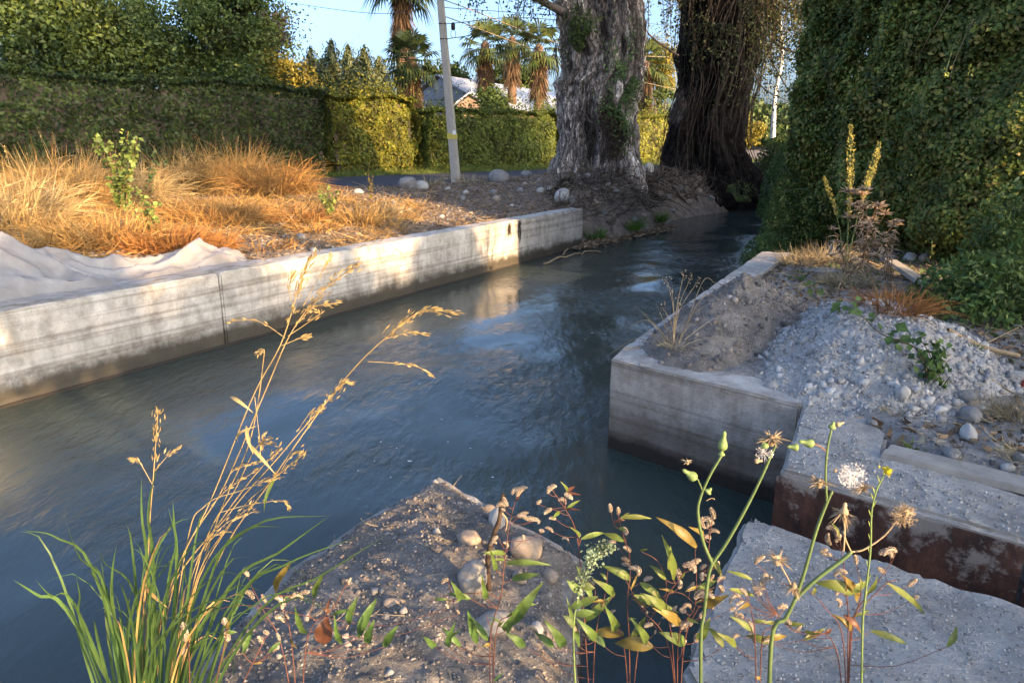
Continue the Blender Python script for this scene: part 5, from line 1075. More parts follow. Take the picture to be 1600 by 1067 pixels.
# horseweed, dry thistle and other weeds behind the wing wall
def head_plant(name, label, px, py, stems, mat, stem_mat, hl, hn, hs, cat, sway=.4, r0=.006, D=None):
    p = Pg(px, py) if D is None else P(px, py, D); t = thing(name, label, cat, tuple(p))
    for (tx, ty, f0, wd) in stems:
        q = np.array(P(tx, ty, p.y))-np.array(p); q[1] += rng.uniform(-.12, .12)
        c = curve([(0, 0, -.02), tuple(q*[.35, .5, .5]), tuple(q)], 24); part('stem', *tube_np(c, np.linspace(r0, r0*.35, 24), 5), stem_mat, t, local=True)
        n = hn; s = f0+(1-f0)*rng.random(n); i0 = (s*23).astype(int); env = wd*np.sin(np.clip((1-(s-f0)/(1-f0))*.85+.15, 0, 1)*2.6)
        a = rng.uniform(0, 6.283, n); C = c[i0]+(s*23-i0)[:, None]*(c[np.minimum(i0+1, 23)]-c[i0])+np.stack([np.cos(a)*env, np.sin(a)*env*.7, env*.6+0*a], 1)*rng.uniform(.5, 1, (n, 1))
        part('flower_head', *leaves_np(C, hs, None, 1, .5, up=(0, 0, 1.)), mat, t, local=True)['kind'] = 'stuff'
        items = [tube_np([c[i0[m]], C[m]], .0016, 3) for m in range(0, n, 3)]; part('stalklets', *merge(items), stem_mat, t, local=True)['kind'] = 'stuff'
    return t
head_plant('horseweed', 'tall yellow green horseweed spires before the dark thicket', 1320, 425, ((1333,196,.55,.055),(1370,222,.55,.045),(1382,240,.62,.035),(1290,276,.6,.03),(1326,262,.5,.03)), 'horseweed_head', 'green_stem', 0, 240, .03, 'weed', r0=.007)
def thistle(label, px, py, heads, nl, size, D=None, mat='thistle_dry', name='dry_thistle'):
    p = Pg(px, py); t = thing(name, label, 'weed', tuple(p)); 
    for (tx, ty) in heads:
        q = np.array(P(tx, ty, p.y))-np.array(p); q[1] += rng.uniform(-.18, .18); c = curve([(rng.normal(0, .04), 0, -.02), tuple(q*[.3, .5, .6]), tuple(q)], 12)
        part('stem', *tube_np(c, np.linspace(.005, .0025, 12), 4), 'brown_stem', t, local=True)
        n = 46; d = rand_dirs(n); d[:, 2] = np.abs(d[:, 2])*.7; V, F = blades_np(np.tile(c[-1], (n, 1)), np.full(n, size)*rng.uniform(.6, 1.2, n), d+[0, 0, .2], np.full(n, .3), np.full(n, size*.28), 2); part('seed_head', V, F, mat, t, local=True)
        m = 14; B = c[rng.integers(2, 11, m)]; part('leaf_shreds', *blades_np(B, rng.uniform(.05, .12, m), rand_dirs(m), rng.uniform(.3, 1, m), np.full(m, .012), 3), mat, t, local=True)['kind'] = 'stuff'
thistle('dry tan thistle with fluffy orange heads behind the pale heap', 1345, 430, [(1322,300),(1340,296),(1352,305),(1330,318),(1345,325),(1325,340),(1370,322),(1380,335),(1362,345),(1392,350),(1345,350),(1378,328)], 0, .085)
thistle('dry tan thistle, right hand plant with small scattered heads', 1385, 440, [(1390,345),(1398,355),(1385,368),(1372,360),(1400,380),(1378,385),(1365,375)], 0, .06)
thistle('dry thistle low and left with pale heads', 1320, 440, [(1308,360),(1305,378),(1315,395),(1340,380),(1355,395),(1330,405),(1350,415),(1362,400),(1300,400)], 0, .06)
for px, py, h, n, l, mt in ((1255,412,.28,500,'dry grass tangle at the end of the wing wall','pale_straw'),(1290,410,.35,700,'dry grass between wing wall and thistle','pale_straw'),(1325,445,.25,600,'matted straw below the thistle','pale_straw'),(1270,395,.4,500,'greenish grass behind the wing wall end','verge_grass'),(1400,480,.22,500,'reddish dead weed in front of the plank','russet_straw'),(1420,470,.2,300,'reddish dead weed touching the plank','russet_straw'),(1300,380,.5,500,'grey green grass beside the horseweed','pale_straw')):
    p = Pg(px, py); tuft('dry_grass', l, p.x, p.y, p.z, n, h, mt, .22, .8, .006, .9, 'dry grass on the right bank', cat='dry grass')
for px, py, h, n, l in ((1555,640,.12,240,'straw tuft behind the stones at the right'),(1590,655,.13,260,'pale straw tuft at the right picture edge'),(1535,645,.1,160,'small straw tuft beside the rounded stone'),(1590,715,.1,200,'pale straw tuft by the timber board'),(1400,640,.08,140,'small straw tuft in the grey rubble'),(1475,735,.08,140,'thin straw tuft behind the board')):
    p = Pg(px, py); tuft('straw_tuft', l, p.x, p.y, p.z, n, h*1.5, 'pale_straw', .07, .9, .0035, .8, 'straw tufts on the right bank', cat='dry grass')
# dry plant on the abutment corner
p = Pg(1052, 540); tk = tuft('dry_weed', 'dry branching weed growing from a crack at the abutment corner', p.x, p.y, p.z, 46, .42, 'pale_straw', .05, .75, .005, .7, cat='weed')
for tx, ty in ((1068,430),(1043,440),(1078,436),(1050,455),(1090,440),(1035,480),(1060,470)):
    q = np.array(P(tx, ty, p.y))-np.array(p); c = curve([(0, 0, 0), tuple(q*[.2, .3, .55]), tuple(q)], 10); part('stem', *tube_np(c, np.linspace(.004, .0015, 10), 4), 'dead_stem', tk, local=True); panicle(tk, c[-1], 14, .06, .016, 'dry_head')
for k, (pts) in enumerate((((1058,545),(1075,500),(1100,437),(1120,445)), ((1055,545),(1090,475),(1110,460),(1126,470)), ((1050,548),(1020,535),(990,530),(955,552)), ((1055,545),(1030,515),(1010,500),(985,508)))):
    c = curve([np.array(P(x_, y_, p.y+.04*i_))-np.array(p) for i_, (x_, y_) in enumerate(pts)], 14); part('stem', *tube_np(c, np.linspace(.0035, .002, 14), 4), 'pale_straw', tk, local=True)
# bramble runner over the pale heap
br = thing('bramble_runner', 'bramble runner with small green leaves lying over the pale mortar heap', 'bramble', tuple(Pg(1450, 590)))
def on_s(x_, y_, dz=.03): q = Pg(x_, y_); return np.array((q.x, q.y, q.z+dz))-np.array(br.location)
c = curve([on_s(x_, y_, d_) for x_, y_, d_ in ((1450,590,0),(1430,560,.06),(1400,545,.05),(1370,530,.05),(1340,505,.06),(1300,490,.06),(1270,478,.08),(1262,462,.12))], 40); part('stem', *tube_np(c, np.linspace(.005, .002, 40), 4), 'brown_stem', br, local=True)
for k in range(34):
    q = c[rng.integers(4, 40)]+rng.normal(0, .03, 3)+[0, 0, .02]; part('leaf', *leaves_np(q[None], .075, np.array([[0, -.5, .8]]), .5, .8), 'knot_leaf', br, local=True)
shoot('leafy_sprout', 'leafy green sprout at the foot of the pale heap', 1452, 600, ((1400,545,.1),(1430,520,.1),(1462,530,.1),(1475,545,.05),(1420,570,0),(1470,575,-.05),(1440,555,0),(1490,560,0)), .05, 'knot_leaf', 60, cat='weed', stem='brown_stem', asparts=False, r0=.004)
for px, py, l in ((1425,700,'small dark green rosette near the mortar wall corner'),(1470,600,'small green rosette at the foot of the leafy sprout'),(1520,545,'small weed in the leaf litter'),(1560,480,'green weed below the right shrub'),(1480,480,'low green weed in front of the plank end')):
    p = Pg(px, py); tuft('rosette', l, p.x, p.y, p.z, 26, .09, 'knot_leaf', .02, 1.1, .018, .5, 'small green weeds on the right bank', cat='weed')
# plank, red ended block, foil scrap
pa, pc = Pg(1394, 424), Pg(1466, 458); d = (pc-pa); L_ = math.hypot(d.x, d.y); 
bm = bmesh.new(); bmesh.ops.create_cube(bm, size=1, matrix=Matrix.Diagonal((L_+.25, .16, .045, 1))); bmesh.ops.bevel(bm, geom=bm.edges[:], offset=.006, segments=2, affect='EDGES')
o = bmobj('plank', bm, 'plank_wood'); o.location = (pa+pc)/2+Vector((0, 0, .05)); o.rotation_euler = (R(-8), R(4), math.atan2(d.y, d.x)); tag(o, 'short weathered grey plank lying in front of the cobbles', 'plank')
p = Pg(1592, 606); bk = thing('painted_block', 'broken pale masonry block with a red painted end at the right edge', 'block', tuple(p))
for nm, mt, xx, ln in (('pale_end', 'mortar', 0.0, .2), ('red_end', 'brick_red', .0, .12)):
    bm = bmesh.new(); bmesh.ops.create_cube(bm, size=1, matrix=Matrix.Diagonal((.34, .09 if nm == 'pale_end' else .06, .065 if nm == 'pale_end' else .05, 1))); bmesh.ops.bevel(bm, geom=bm.edges[:], offset=.008, segments=2, affect='EDGES')
    o = bmobj(nm, bm, mt, bk); o.location = (.12, 0, .05) if nm == 'pale_end' else (.17, -.062, .03); o.rotation_euler = (0, 0, R(-28))
p = Pg(1286, 426); X, Y = np.meshgrid(np.linspace(-.2, .2, 24), np.linspace(-.12, .12, 16)); Z = .03+.02*fbm(X*12, Y*12)
i = np.arange(15)[:, None]*24; j = np.arange(23)[None, :]; F = np.stack([i+j, i+j+1, i+25+j, i+24+j], -1).reshape(-1, 4); o = link('film_scrap', mesh_np('film_scrap', np.stack([X, Y, Z], -1).reshape(-1, 3), F, 'plastic_film', True)); o.location = p; o.rotation_euler = (0, 0, .5); tag(o, 'pale crumpled film scrap behind the wing wall end', 'plastic scrap')
# litter on the right bank
rc = lambda x, y: (poly_sd(x, y, WPOLY) > .25) & (mortar_h(x, y) < -.03) & ((x > 2.9) | (y < 4.2) | (y > 6.6)) & (x > 1.95)
litter('leaf_litter', 'dead leaves and bark bits on the right bank', 13000, sc(1.9, 7.5, 2, 11, surf, rc), .045, .028, 'litter')
litter('straw_litter', 'pale straw strewn on the right bank', 6000, sc(1.95, 6.5, 2, 10.5, surf, rc), .16, .0045, 'pale_straw', 3, .12, .5)
litter('ground_ivy', 'small green creeping leaves on the right bank litter', 2600, sc(3.0, 7.5, 4.5, 11, surf, lambda x, y: rc(x, y) & (fbm(x*1.3, y*1.3, 4) > .05)), .05, .035, 'reed_leaf', 2, .5, cat='ground cover')
litter('root_threads', 'fine dry roots in the dark soil heap', 2200, sc(.9, 3.2, 4.4, 7.3, cut(soil_h)), .09, .003, 'twig_litter', 3, .3, .8)
litter('root_threads', 'straw bits lying on the near block earth', 330, sc(-1.4, .2, 1.2, 3.05, near_top), .06, .0022, 'pale_straw', 3, .1, .4)
for pts, l, r0 in ((((1270,420),(1262,400),(1290,385)), 'thin straw coloured stem arching at the wing wall end', .004), (((1305,465),(1330,425),(1380,420),(1420,440)), 'long arching dry stem over the pale heap', .005), (((1480,560),(1540,540),(1600,510)), 'long dry stem lying across the litter at the right', .006), (((1500,500),(1550,488),(1600,486)), 'reddish stem lying under the right shrub', .006), (((1530,585),(1570,612),(1600,628)), 'thin brown stem in front of the red ended block', .006), (((1480,520),(1530,545),(1590,560)), 'brown branch lying on the litter right of the sprout', .018)):
    w_ = [Pg(x_, y_) for x_, y_ in pts]; w_ = [(q.x, q.y, q.z+.02+(.12 if i_ == 1 and r0 < .0055 else 0)) for i_, q in enumerate(w_)]
    o = link('dry_runner', mesh_np('fallen_stem', *tube_np(curve(w_, 14), r0, 5), 'dead_stem', True)); tag(o, l, 'stem', 'stems lying on the right bank')

# ---------------------------------------------------------------- unseen trees and shrubs added behind and to the right to shade the scene
MC = np.array([.669, .743]); MS = np.array([.743, -.669])
def cs(c, tau): return MC*c+MS*tau
for k, (c, tau, h, wd, n, l) in enumerate(((1.9,3.0,1.1,1.1,5000,'low shade shrub added out of view, right beside the photographer'),(.55,3.0,1.32,1.3,1500,'thin low shade shrub added out of view, nearest the photographer'),(1.25,3.1,1.25,1.2,1600,'second thin low shade shrub added out of view, by the photographer'),(3.75,12,4.68,3.0,14000,'big shade shrub added out of view, first of the row to the right'),(5.6,12,4.65,3.0,14000,'big shade shrub added out of view, second of the row to the right'),(7.7,12.4,5.5,2.3,14000,'taller shade shrub added out of view, last of the row to the right'))):
    x, y = cs(c, tau); t = thing('shrub', l, 'shrub', (x, y, -.03), 'shrubs added outside the right edge to shade the scene')
    d = rand_dirs(n); r = rng.random(n)**.4; C = d*r[:, None]*[wd*.6, wd*.55, h*.52]+[0, 0, h*.48]; C[:, 2] += .3*fbm(C[:, 0]*2.0, C[:, 1]*2.0, k); C = C[C[:, 2] > .02]; part('foliage', *leaves_np(C, .17 if k > 2 else .07, None, 1, .65), 'thicket_leaf', t, local=True)['kind'] = 'stuff'
    part('stems', *merge([tube_np([(0, 0, -.1), tuple(rng.normal(0, .4, 2))+(h*.6,)], [.04, .015], 5) for _ in range(6)]), 'bark_plain', t, local=True)
for k, (c, tau, H, r_, zc, n, l) in enumerate(((1.9,3.6,3.5,.85,1.9,7000,'small standard shade tree added out of view beside the photographer'),(2.5,16,15,3.8,8.3,30000,'tall shade tree added out of view behind the photographer, high crown'),(8.0,16.5,15.5,3.6,8.9,30000,'tall shade tree added out of view to the right, high crown'),(12.2,18,16,3.0,9.2,24000,'second tall high crowned shade tree added out of view to the right'),(5.5,20,16,3.6,9.8,26000,'third tall high crowned shade tree added out of view to the right'),(13.8,13,13,2.6,6.6,14000,'shade tree added out of view to the far right'),(23.6,16,13,3.0,6.0,16000,'shade tree added out of view far to the right, behind the thicket'))):
    x, y = cs(c, tau); branch_tree('broadleaf_tree', l, (x, y, 0), H, (0, 0, (zc+H)/2, r_, r_, (H-zc)/2), n, .28 if r_ > 1 else .1, 'tree_leaf', r0=.3 if r_ > 1 else .04, lobes=24, seed=60+k, group='trees added outside the right edge to shade the scene', gap=.3)
# ---------------------------------------------------------------- plants in the near foreground
def rowof(x, y, z):
    c, s = math.cos(PIT), math.sin(PIT); dz = z-EYE; f_ = y*c-dz*s; u = y*s+dz*c
    return 533.5-FPX*u/f_
def root_at(px, D, z=-.04):
    f_ = D*math.cos(PIT)-(z-EYE)*math.sin(PIT); return Vector(((px-800)/FPX*f_, D, z))
def plant(name, label, cat, px, D, group=None):
    p = root_at(px, D); t = thing(name, label, cat, tuple(p), group); t['_D'] = D; return t
def pt(t, px, py, dd=0.0):
    return np.array(P(px, py, t.location.y+dd))-np.array(t.location)
def stem(t, pts, r0, r1, mat, n=16, name='stem', dd=None):
    r0, r1 = r0*.85, r1*.85
    """pts: photo pixels (x, y, depth offset) or local points"""
    q = [pt(t, *p) if isinstance(p, tuple) else p for p in pts]; c = curve(q, n)
    part(name, *tube_np(c, np.linspace(r0, r1, n), 6), mat, t, True, local=True); return c
def lance_leaf(t, a, b, wid, mat='knot_leaf', sag=.12, roll=None, name='leaf', seg=9, wave=.0):
    """lance shaped leaf from a to b (local points) with a midrib fold"""
    a, b = np.asarray(a, float), np.asarray(b, float); d = b-a; L_ = np.linalg.norm(d); u = d/L_
    s = np.cross(u, [0, -.75, .66]) if roll is None else np.cross(u, roll); s = s/max(1e-6, np.linalg.norm(s)); nn = np.cross(s, u)
    k = np.linspace(0, 1, seg+1); c = a+d*k[:, None]+nn*(sag*L_*np.sin(k*np.pi))[:, None]-np.array([0, 0, 1.])*(sag*.5*L_*k**2)[:, None]
    w_ = wid*.5*np.sin(np.pi*np.clip(k, 0.02, 1)**.72)**.9; w_[-1] = .0004
    wv = wave*np.sin(k*14+rng.random()*6)*wid
    l = c-s*w_[:, None]+nn*(w_*.35+wv)[:, None]; r = c+s*w_[:, None]+nn*(w_*.35-wv)[:, None]
    V = np.stack([l, c, r], 1).reshape(-1, 3); F = [(3*i+j, 3*i+j+1, 3*i+j+4, 3*i+j+3) for i in range(seg) for j in (0, 1)]
    return part(name, V, np.array(F), mat, t, True, local=True)
SPK = []
def spike_mesh(L_, r, n, bend, mat='seed_spike', seed=0):
    rs = np.random.default_rng(seed); s = rs.random(n); a = rs.uniform(0, 6.283, n)
    env = r*np.sin(np.clip(s*.92+.06, 0, 1)*np.pi)**.45
    th_ = bend*s; cx = L_*(np.sin(th_)/max(bend, 1e-3))*0; 
    # axis bends over in the x-z plane
    ax_ = np.stack([L_*(1-np.cos(th_))/max(bend, .01), 0*s, L_*np.sin(th_)/max(bend, .01)], 1); T = np.stack([np.sin(th_), 0*s, np.cos(th_)], 1); N1 = np.stack([np.cos(th_), 0*s, -np.sin(th_)], 1)
    N = N1*np.cos(a)[:, None]+np.array([0, 1., 0])*np.sin(a)[:, None]; C = ax_+N*env[:, None]
    base = np.array([(1,0,0),(-.6,0,0),(0,.55,0),(0,-.55,0),(0,0,.55),(0,0,-.55)]); fc = np.array([(0,2,4),(2,1,4),(1,3,4),(3,0,4),(2,0,5),(1,2,5),(3,1,5),(0,3,5)])
    ax1 = unit(N+T*.6); ax2 = unit(np.cross(ax1, T+rs.normal(0, .1, (n, 3)))); ax3 = np.cross(ax1, ax2); sz = r*.30*rs.uniform(.7, 1.25, n)[:, None, None]
    V = (base[None, :, 0:1]*ax1[:, None]+base[None, :, 1:2]*ax2[:, None]+base[None, :, 2:3]*ax3[:, None])*sz+C[:, None]
    F = (np.arange(n)[:, None, None]*6+fc).reshape(-1, 3); V = V.reshape(-1, 3)
    kk = np.linspace(0, 1, 8)*bend; core = np.stack([L_*(1-np.cos(kk))/max(bend, .01), 0*kk, L_*np.sin(kk)/max(bend, .01)], 1); V2, F2 = tube_np(core, r*.55, 5)
    V, F = merge([(V, F), (V2, F2)]); return mesh_np('flower_spike', V, F, mat)
for k, (L_, bend) in enumerate(((.036, .3), (.042, 1.5), (.05, 2.3), (.03, .9), (.045, 2.9), (.022, .2))): SPK.append(spike_mesh(L_, .0068, int(5200*L_)+50, bend, seed=k))
def spike(t, px, py, dd=0, kind=None, ang=0, s=1.0, name='flower_spike'):
    o = link(name, SPK[rng.integers(6) if kind is None else kind], t); o.location = Vector(pt(t, px, py, dd)); o.scale = (s,)*3
    o.rotation_euler = (rng.uniform(-.25, .25), R(ang), rng.choice([0, math.pi])+rng.uniform(-.5, .5)); return o
def knot(label, px, D, stems, spikes, leaves, smat='red_stem'):
    """knotweed: stems = lists of (px,py); spikes = (px,py,kind,angle,scale); leaves = (x0,y0,x1,y1,width px,material letter)"""
    t = plant('knotweed', label, 'weed', px, D, 'flowering knotweed plants along the bottom edge'); k_ = FPX/(D*1.05)
    cs_ = []
    for s in stems:
        dj = rng.uniform(-.08, .08); pts = [np.zeros(3)]+[tuple(q)+(dj*(i+1)/len(s),) for i, q in enumerate(s)] if s[0] != 'b' else None
        if pts is None:
            q0 = pt(t, *s[1]); near = min((float(np.linalg.norm((c-q0)[:, [0, 2]], axis=1).min()), k) for k, c in enumerate(cs_))[1]; c = cs_[near]; j_ = int(np.linalg.norm((c-q0)[:, [0, 2]], axis=1).argmin())
            o = c[j_]; pts = [o]+[pt(t, *q, float(o[1])+.01*i) for i, q in enumerate(s[2:])]
        cs_.append(stem(t, pts, .0020 if s[0] != 'b' else .0014, .0009, smat, 22))
    allc = np.vstack(cs_)
    def hold(p, mat=smat, r=.0007):
        """stalk from the nearest lower stem point to p"""
        p = np.asarray(p, float); low = allc[allc[:, 2] < p[2]-.004]; low = low if len(low) else allc; d_ = np.linalg.norm(low-p, axis=1); j_ = int(d_.argmin())
        if d_[j_] > .004: part('stalk', *tube_np(curve([low[j_], (low[j_]+p)/2+[0, 0, -.12*d_[j_]], p], 7), [r*1.3]*3+[r]*4, 4), mat, t, True, local=True)
    def near_y(px, py):
        q = pt(t, px, py); d_ = np.linalg.norm((allc-q)[:, [0, 2]], axis=1); return float(allc[int(d_.argmin())][1])
    for (x, y, kd, a, sc_) in spikes:
        dd = near_y(x, y)+rng.uniform(-.02, .02); o = spike(t, x, y, dd, kd, a, sc_*.74); hold(o.location)
        for _ in range(2):
            if rng.random() < .4: o = spike(t, x+rng.uniform(-20, 20), y+rng.uniform(5, 36), dd+.02, None, rng.uniform(-80, 90), sc_*.58); hold(o.location)
    for (x0, y0, x1, y1, w_, m_) in leaves:
        w_ = w_*.72; dd = near_y(x0, y0); p0 = pt(t, x0, y0, dd); hold(p0, r=.0009)
        lance_leaf(t, p0, pt(t, x1, y1, dd+rng.uniform(-.06, .04)), w_/k_, {'g': 'knot_leaf', 'y': 'knot_leaf_gold', 'r': 'knot_leaf_red'}[m_], rng.uniform(.04, .2), wave=.09)
    for _ in range(len(leaves)//2+3):   # small leaves along the stems
        o = allc[rng.integers(len(allc))]; d_ = np.array([rng.normal(0, 1), rng.normal(0, .5), rng.uniform(-.1, .9)]); d_ = d_/np.linalg.norm(d_)*rng.uniform(.02, .05)
        lance_leaf(t, o, o+d_, rng.uniform(.005, .010), rng.choice(['knot_leaf', 'knot_leaf', 'knot_leaf_gold', 'knot_leaf_red']), rng.uniform(.04, .25), seg=7, wave=.08)
    return t
knot('knotweed at the lower left with a golden leaf over the block edge', 470, 1.55,
    [[(440,1010),(415,960),(398,925)], [(455,1000),(445,960),(440,930)], [(480,1000),(520,950),(545,905)], ['b',(520,995),(470,960),(380,945),(330,955)]],
    [(396,935,1,10,1.1),(388,900,3,20,.9),(440,950,2,-40,1.15),(455,935,4,20,1.1),(430,965,1,60,1.1),(470,925,0,70,.9),(545,912,3,0,.7),(700,950,3,0,.6)],
    [(430,925,458,872,20,'y'),(490,935,508,890,16,'g'),(545,975,560,925,18,'g'),(560,995,590,928,24,'g'),(575,1005,585,965,22,'g'),(505,1005,512,960,46,'r'),(535,1005,522,955,14,'g'),(480,990,460,940,16,'g'),(520,960,550,950,10,'g'),(600,1010,622,975,20,'g')])
knot('knotweed with four stubby flower spikes at the bottom left corner', 300, 1.45, [[(295,1010),(292,985)],[(350,1010),(355,975)],[(405,1015),(412,1000)]],
    [(290,1000,0,0,1.2),(288,982,5,0,1.1),(357,1000,0,-8,1.3),(352,975,5,-8,1.1),(410,1005,3,0,1.0),(420,990,5,60,.9)], [(300,1020,330,990,12,'g'),(380,1020,395,985,14,'g'),(420,1020,440,1000,10,'g')])
knot('slender red stemmed knotweed rising before the rounded boulder', 768, 1.6,
    [[(766,1000),(783,930),(788,880),(796,820),(808,772)], ['b',(783,930),(755,926),(700,930),(670,940)], [(775,990),(800,960),(830,935)], [(770,1010),(760,960)]],
    [(808,775,1,0,1.15),(815,768,4,20,1.0),(793,790,0,-30,.9),(778,838,3,110,.9),(838,812,0,75,1.1),(822,808,3,60,1.0),(700,905,3,100,1.0),(850,830,5,60,.8)],
    [(790,865,752,862,12,'g'),(790,880,862,878,14,'g'),(800,905,845,895,18,'g'),(775,890,765,850,12,'g'),(760,935,752,890,14,'g'),(735,935,700,925,14,'g'),(800,975,850,900,26,'g'),(790,985,810,945,22,'g'),(722,935,704,900,20,'g'),(745,1005,730,950,20,'g'),(720,1010,690,975,14,'g'),(700,1010,712,965,16,'g'),(680,1010,660,990,16,'g'),(762,1000,735,960,18,'g'),(700,1000,722,978,8,'g')])
knot('tall knotweed with three drooping heads above the dark side channel', 925, 1.6,
    [[(915,1000),(908,900),(900,830),(880,790),(862,764)], ['b',(880,790),(882,775),(886,768)], [(930,1000),(945,930),(950,890)]],
    [(856,770,1,0,1.0),(882,772,3,80,1.0),(862,795,3,95,.95),(905,838,5,0,.7),(900,985,0,30,1.0),(840,990,1,20,1.1)],
    [(908,842,945,830,12,'g'),(875,800,862,810,8,'g'),(905,840,890,820,8,'g'),(925,935,900,880,16,'g'),(880,1010,850,960,24,'g'),(865,1010,835,985,18,'g'),(930,1000,900,960,20,'g'),(915,970,960,925,20,'g'),(820,1010,790,985,20,'g'),(905,1010,885,930,14,'g')])
knot('knotweed with paired upright spikes in front of the canal water', 985, 1.62,
    [[(983,1000),(980,940),(985,880),(972,830),(965,800)], ['b',(972,830),(960,820),(955,800)], [(1000,1000),(1040,930),(1030,880),(1000,860)], [(975,1010),(955,960),(930,930)]],
    [(954,800,0,0,.95),(966,804,0,0,.9),(978,835,3,0,1.1),(984,862,3,20,1.1),(997,898,2,-20,1.3),(985,885,3,60,1.0),(1010,960,5,0,.6),(1004,948,5,0,.6),(930,912,0,80,1.0),(940,950,1,30,1.0),(960,895,5,0,.8)],
    [(970,808,1018,808,12,'g'),(975,845,942,832,16,'g'),(985,905,940,880,20,'g'),(960,930,925,900,18,'g'),(990,930,1060,955,22,'g'),(975,990,925,985,26,'y'),(1000,910,1035,935,18,'g'),(960,985,945,940,22,'g'),(985,1000,1010,960,16,'g'),(945,1010,915,975,18,'g')])
knot('dense knotweed clump with big seed heads left of the slab', 1060, 1.58,
    [[(1050,1000),(1040,940),(1065,900),(1075,880)], [(1060,1000),(1085,950),(1088,900),(1086,860)], [(1070,1000),(1100,930),(1108,850),(1112,815)], ['b',(1085,950),(1055,925),(1000,955)], [(1045,1010),(1002,950),(975,900)]],
    [(1060,905,2,-20,1.25),(1068,885,4,30,1.2),(1078,890,1,10,1.2),(1086,935,2,10,1.45),(1092,925,4,0,1.2),(1110,820,4,-20,1.15),(1116,810,0,10,1.1),(1102,825,1,-60,1.0),(1072,985,2,0,1.35),(1080,975,4,20,1.2),(1020,975,3,80,1.0),(1120,885,5,0,1.0),(1095,890,3,10,.9),(1052,955,3,0,.8),(1128,925,3,0,1.1),(1105,935,3,40,.9)],
    [(1088,855,1026,803,22,'y'),(1052,905,1034,830,18,'g'),(1100,840,1076,820,14,'y'),(1040,905,1015,880,14,'g'),(1085,925,1120,905,16,'g'),(1040,955,1000,920,22,'g'),(1062,975,1020,945,24,'y'),(1070,1005,1030,985,28,'g'),(1110,870,1128,900,14,'g'),(1020,1010,960,1000,34,'y'),(1090,1000,1110,960,22,'g'),(1045,890,1048,850,12,'g'),(1100,945,1140,925,24,'y'),(1010,1005,985,960,20,'g'),(1130,1010,1105,975,18,'g')])
knot('reddish knotweed spread over the middle of the lower right slab', 1322, 1.5,
    [[(1325,1000),(1325,950),(1318,880),(1312,840)], [(1328,1000),(1335,960),(1370,910),(1392,880)], ['b',(1335,960),(1380,915),(1402,905)], [(1330,1000),(1345,930),(1340,890)], [(1318,1005),(1290,950),(1262,920)], [(1305,1010),(1240,985),(1215,960)]],
    [(1306,838,4,-30,1.1),(1298,850,1,-60,1.0),(1392,870,4,-10,1.3),(1400,862,2,30,1.1),(1420,915,3,20,1.1),(1338,880,0,10,.9),(1304,900,2,-10,.95),(1180,880,1,0,.95),(1176,918,3,60,1.2),(1190,910,0,40,1.0),(1235,975,3,20,.9),(1160,965,4,0,.95),(1215,950,1,50,.9),(1150,945,3,30,.8),(1245,985,3,0,.8)],
    [(1335,925,1270,905,28,'g'),(1340,940,1310,890,22,'y'),(1345,925,1372,895,14,'g'),(1385,910,1448,960,16,'g'),(1330,985,1300,955,18,'y'),(1318,960,1345,985,14,'r'),(1360,985,1420,1005,16,'g'),(1320,930,1360,905,18,'g'),(1480,1010,1495,975,16,'g'),(1205,1005,1165,990,18,'g'),(1140,920,1180,930,12,'g'),(1255,1000,1290,980,12,'g'),(1175,905,1135,890,10,'g')])
knot('small knotweed between sow thistle stems at the slab edge', 1185, 1.45, [[(1180,1005),(1175,960),(1168,930)],[(1190,1010),(1205,980),(1222,955)]], [(1166,930,3,20,.9),(1224,952,3,0,.8),(1172,990,1,-30,1.0),(1205,1000,3,60,.9)], [(1175,985,1140,960,14,'g'),(1190,1000,1230,990,16,'y'),(1150,1010,1120,985,16,'g')])
# ---- sow thistles: ribbed green stems, pear shaped buds, spent heads
def bud(t, px, py, s=.012, ang=0, dd=0, mat='bud_green', L_=1.5, name='bud'):
    k = np.linspace(0, 1, 10); r = s*np.array([.35, .85, 1.0, .98, .85, .66, .5, .42, .46, .3]); a = R(ang)
    ax_ = np.stack([np.sin(a)*k, 0*k, np.cos(a)*k], 1)*s*2*L_; V, F = tube_np(ax_, r, 12); V = V*(1)+0; part(name, V+pt(t, px, py, dd), F, mat, t, True, local=True)
def down_ball(t, px, py, r, n, mat='white_down', flat=1, name='seed_clock', up=False, dd=0):
    d = rand_dirs(n); 
    if up: d[:, 2] = np.abs(d[:, 2])
    c = pt(t, px, py, dd); V, F = blades_np(np.tile(c, (n, 1))+d*r*.15, np.full(n, r)*rng.uniform(.6, 1.1, n), d, np.zeros(n), np.full(n, .0006), 1, .9)
    t_ = c+d*r*rng.uniform(.7, 1.05, (n, 1)); V2, F2 = leaves_np(t_, r*.28, d, .4, .35); part(name, *merge([(V, F), (V2, F2)]), mat, t, local=True)['kind'] = 'stuff'
def dry_head(t, px, py, r, n=34, dd=0, mat='dry_head', downw=False):
    c = pt(t, px, py, dd); d = rand_dirs(n); d[:, 2] = np.abs(d[:, 2])*(-1 if downw else 1)+(.0); V, F = blades_np(np.tile(c, (n, 1)), np.full(n, r*1.6)*rng.uniform(.6, 1.2, n), d, rng.uniform(0, .8, n), np.full(n, r*.28), 3)
    V2, F2 = tube_np(np.array([c-[0, 0, r*.6], c, c+[0, 0, r*.5]]), [r*.35, r*.55, r*.3], 8); part('spent_head', *merge([(V, F), (V2, F2)]), mat, t, local=True)['kind'] = 'stuff'
t = plant('sow_thistle', 'left sow thistle, forked green stems with a plump bud before the abutment', 'weed', 1096, 1.42)
stem(t, [np.zeros(3), (1095,1010), (1100,960), (1107,900), (1113,880)], .0050, .0045, 'green_stem', 20)
